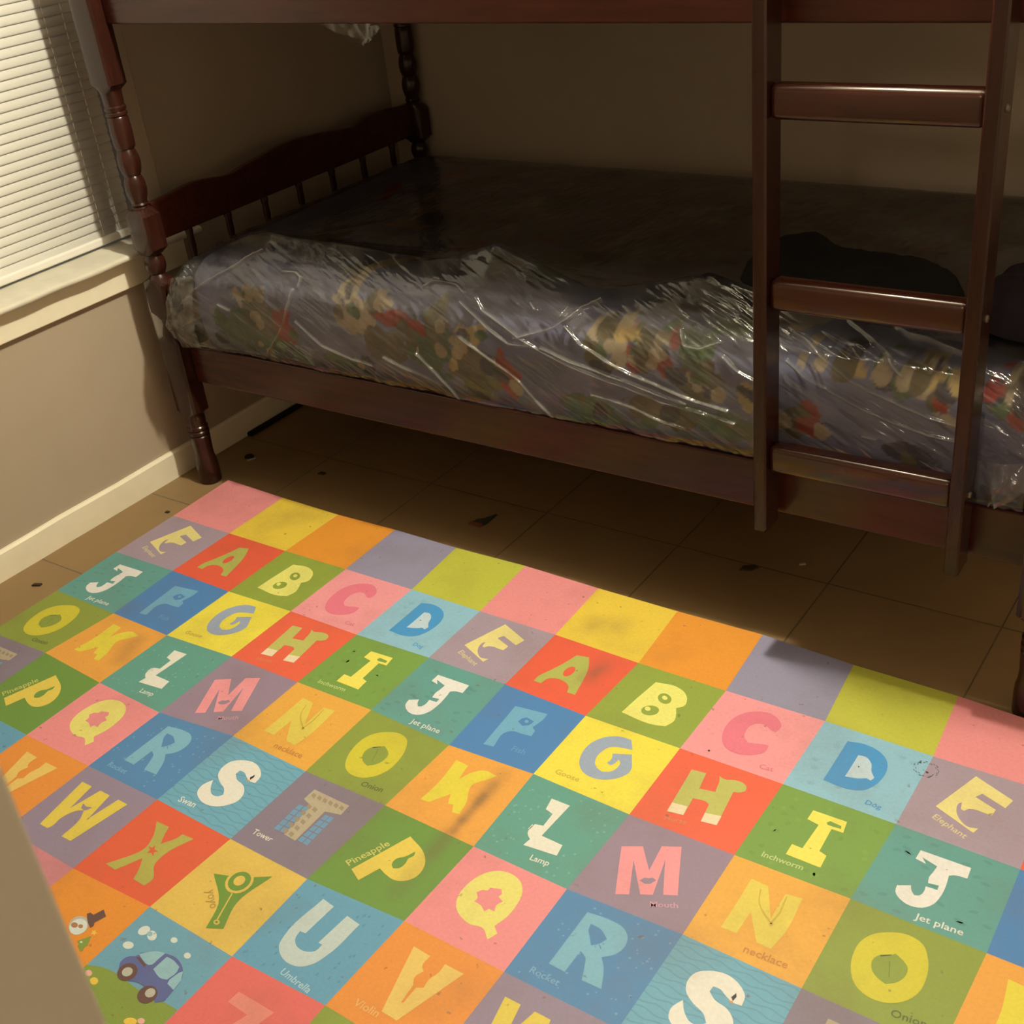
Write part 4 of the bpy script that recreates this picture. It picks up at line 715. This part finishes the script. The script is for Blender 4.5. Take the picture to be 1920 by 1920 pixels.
for j in range(NJ):
    for i in range(NI):
        key = ROWS[j][i % 5]; bg = alb(BG[key])
        rr = .045                                   # printed corners are a little rounded where four squares meet
        for a in range(3):
            for b in range(3): put([(a/3, b/3), ((a+1)/3, b/3), ((a+1)/3, (b+1)/3), (a/3, (b+1)/3)], i, j, bg, 0)
        decorate(key, i, j, bg)
        if key in ART:
            for (c, lay, sm, flat) in ART[key]:
                P = [(flat[k]/1000, flat[k+1]/1000) for k in range(0, len(flat), 2)]
                if not sm and len(P) > 6: P = chaikin(P)
                col = bg if c == 'b' else alb(FG[key]) if c == 'l' else alb(DEX[key]) if c == 'd' and key in DEX else alb(NEX[key]) if c == 'n' else alb(SPC[c])
                put(P, i, j, col, lay+.5)
        if key in WORDS:
            word, u0, v0, u1, v1 = WORDS[key]; vs, fs = GLY[key]
            w = vs[:, 0].max(); du, dv = u1-u0, v1-v0; L = math.hypot(du, dv); ex = (du/L, dv/L); ey = (ex[1], -ex[0])
            s = L/w; base = len(MV); sy = max(s, .085 if key not in ('E', 'P') else .075)
            for x, y, _z in vs:
                MV.append((*warp(i+u0+ex[0]*x*s+ey[0]*y*sy, j+v0+ex[1]*x*s+ey[1]*y*sy), 2.2*.00018))
            for f in fs:
                A, B, Cc = (MV[base+q] for q in f[:3])
                f2 = f if (B[0]-A[0])*(Cc[1]-A[1])-(B[1]-A[1])*(Cc[0]-A[0]) > 0 else f[::-1]
                MF.append(tuple(base+q for q in f2)); MC.append(alb(WCOL.get(key, (220, 200, 150))))
# ring-shaped pen scribble across the join of the pale blue D and the E square
inkc = (.07, .05, .06)
for q in range(26):
    a0, a1 = 2*PI*q/26, 2*PI*(q+.8)/26; R0 = .095+.012*math.sin(q*2.1)
    if q % 7 == 5: continue
    put([(1.0+R0*math.cos(a0), .20+R0*math.sin(a0)), (1.0+R0*math.cos(a1), .20+R0*math.sin(a1)), (1.0+(R0+.007)*math.cos(a1), .20+(R0+.007)*math.sin(a1)), (1.0+(R0+.007)*math.cos(a0), .20+(R0+.007)*math.sin(a0))], 9, 1, alb((110, 110, 116)), 4.6)
for (u, v, q) in ((1.02, .24, .014), (.93, .14, .010), (1.08, .13, .007), (1.06, .28, .006)): put(ell(u, v, q, q*.8), 9, 1, inkc, 4.7)
# edge of the slab
def rim():
    E = [(i/4, 0) for i in range(NI*4)]+[(NI, j/4) for j in range(NJ*4)]+[(NI-i/4, NJ) for i in range(NI*4)]+[(0, NJ-j/4) for j in range(NJ*4)]
    base = len(MV); n = len(E)
    for u, v in E:
        x, y = warp(min(u, NI-1e-6), min(v, NJ-1e-6)); MV.append((x, y, 0)); MV.append((x, y, FLOOR+.0005))
    for k in range(n):
        q = (k+1) % n; MF.append((base+2*k, base+2*k+1, base+2*q+1, base+2*q)); MC.append((.62, .58, .48))
    MF.append(tuple(base+2*k+1 for k in range(n))); MC.append((.62, .58, .48))
rim()
me = bpy.data.meshes.new('play_mat'); me.from_pydata(MV, [], MF); me.update()
ca = me.color_attributes.new('Col', 'FLOAT_COLOR', 'CORNER')
buf = np.ones((len(me.loops), 4), np.float32); k = 0
for f, c in zip(MF, MC): buf[k:k+len(f), :3] = c; k += len(f)
ca.data.foreach_set('color', buf.ravel())
M_mat = bpy.data.materials.new('printed_foam_mat'); M_mat.use_nodes = True
N = Nodes(M_mat); b = N.n['Principled BSDF']; at = N.add('ShaderNodeVertexColor', layer_name='Col')
tc = N.add('ShaderNodeTexCoord')
n1 = N.add('ShaderNodeTexNoise', i_Scale=5.0, i_Detail=6.0, i_Roughness=.62); N.link(tc.outputs['Object'], n1.inputs['Vector'])
g1 = N.add('ShaderNodeMapRange', i_1=.50, i_2=.78, i_3=0.0, i_4=.30); N.link(n1.outputs[0], g1.inputs[0])
n2 = N.add('ShaderNodeTexNoise', i_Scale=60.0, i_Detail=2.0); N.link(tc.outputs['Object'], n2.inputs['Vector'])
g2 = N.add('ShaderNodeMapRange', i_1=.70, i_2=.76, i_3=0.0, i_4=.55); N.link(n2.outputs[0], g2.inputs[0])
n3 = N.add('ShaderNodeTexNoise', i_Scale=170.0, i_Detail=1.0); N.link(tc.outputs['Object'], n3.inputs['Vector'])
g3 = N.add('ShaderNodeMapRange', i_1=.3, i_2=.7, i_3=0.0, i_4=.09); N.link(n3.outputs[0], g3.inputs[0])
# a long dirty scuff running over the K and P squares, and smaller smudges
sep = N.add('ShaderNodeSeparateXYZ'); N.link(tc.outputs['Object'], sep.inputs[0])
def smudge(ax, ay, bx, by, rad, amt):
    L2 = (bx-ax)**2+(by-ay)**2
    px, py = N.math('SUBTRACT', sep.outputs[0], ax), N.math('SUBTRACT', sep.outputs[1], ay)
    t = N.math('DIVIDE', N.math('ADD', N.math('MULTIPLY', px, bx-ax), N.math('MULTIPLY', py, by-ay)), L2)
    cl = N.add('ShaderNodeClamp'); N.link(t, cl.inputs[0]); t = cl.outputs[0]
    dx, dy = N.math('SUBTRACT', px, N.math('MULTIPLY', t, bx-ax)), N.math('SUBTRACT', py, N.math('MULTIPLY', t, by-ay))
    d = N.math('SQRT', N.math('ADD', N.math('MULTIPLY', dx, dx), N.math('MULTIPLY', dy, dy)))
    mr = N.add('ShaderNodeMapRange', interpolation_type='SMOOTHSTEP', i_1=rad, i_2=0.0, i_3=0.0, i_4=amt); N.link(d, mr.inputs[0])
    return N.math('MULTIPLY', mr.outputs[0], N.math('ADD', .45, n1.outputs[0]))
dirt = N.math('ADD', N.math('ADD', g1.outputs[0], g2.outputs[0]), g3.outputs[0])
for a in SMUDGES: dirt = N.math('ADD', dirt, smudge(*a))
dirt = N.math('MINIMUM', dirt, .75)
N.link(N.mix(dirt, at.outputs[0], (.14, .085, .05)), b.inputs['Base Color'])
b.inputs['Roughness'].default_value = .55; b.inputs['Specular IOR Level'].default_value = .35
# fine embossed weave
w1 = N.add('ShaderNodeTexWave', i_Scale=95.0, wave_type='BANDS', bands_direction='X'); w2 = N.add('ShaderNodeTexWave', i_Scale=95.0, wave_type='BANDS', bands_direction='Y')
N.link(tc.outputs['Object'], w1.inputs[0]); N.link(tc.outputs['Object'], w2.inputs[0])
bp = N.add('ShaderNodeBump', i_Strength=.22, i_Distance=.0006); N.link(N.math('MULTIPLY', w1.outputs[1], w2.outputs[1]), bp.inputs['Height']); N.link(bp.outputs[0], b.inputs['Normal'])
me.materials.append(M_mat)
mo = bpy.data.objects.new('play_mat', me); COL.objects.link(mo)
tag(mo, 'colourful foam alphabet play mat of printed squares spread on the tiled floor', 'play mat')

# ------------------------------------------------------------------ light and camera
def light(name, typ, loc, energy, color, **kw):
    l = bpy.data.lights.new(name, typ); l.energy = energy; l.color = color
    for k, v in kw.items(): setattr(l, k, v)
    o = bpy.data.objects.new(name, l); COL.objects.link(o); o.location = loc; return o
light('ceiling_bulb', 'POINT', LAMP, LAMP_W, LAMP_C, shadow_soft_size=.045)
light('added_fill', 'POINT', (2.3, -3.3, 2.1), FILL_W, (1, .84, .62), shadow_soft_size=.10)  # added fill light behind the camera, lifts the ladder fronts and mattress side
w = bpy.data.worlds.new('World'); SC.world = w; w.use_nodes = True
w.node_tree.nodes['Background'].inputs[0].default_value = (.45, .62, 1, 1); w.node_tree.nodes['Background'].inputs[1].default_value = SKY
cam = bpy.data.cameras.new('camera'); co = bpy.data.objects.new('camera', cam); COL.objects.link(co); SC.camera = co
cam.sensor_width = 36; cam.sensor_fit = 'HORIZONTAL'; cam.lens = CAM_F/1920*36; cam.clip_start = .02
R = Matrix(CAM_R)                                   # rows: right, down, forward in the room
M = Matrix((R[0], -R[1], -R[2])).transposed().to_4x4(); M.translation = Vector(CAM_C); co.matrix_world = M
cam.dof.use_dof = True; cam.dof.focus_distance = 2.3; cam.dof.aperture_fstop = 12.0
for o in [o for o in SC.objects if o.parent is None]:
    mw = o.matrix_world.copy() if o.type == 'CAMERA' else None
    o.location.z += -FLOOR
for lay in SC.view_layers: lay.update()
vs = SC.view_settings; vs.view_transform = 'Standard'; vs.look = 'None'; vs.exposure = EXPO; vs.gamma = 1; vs.use_curve_mapping = False
SC.cycles.use_denoising = True
SC.cycles.max_bounces = 10; SC.cycles.diffuse_bounces = 5; SC.cycles.transparent_max_bounces = 16
SC.cycles.sample_clamp_indirect = 8.0
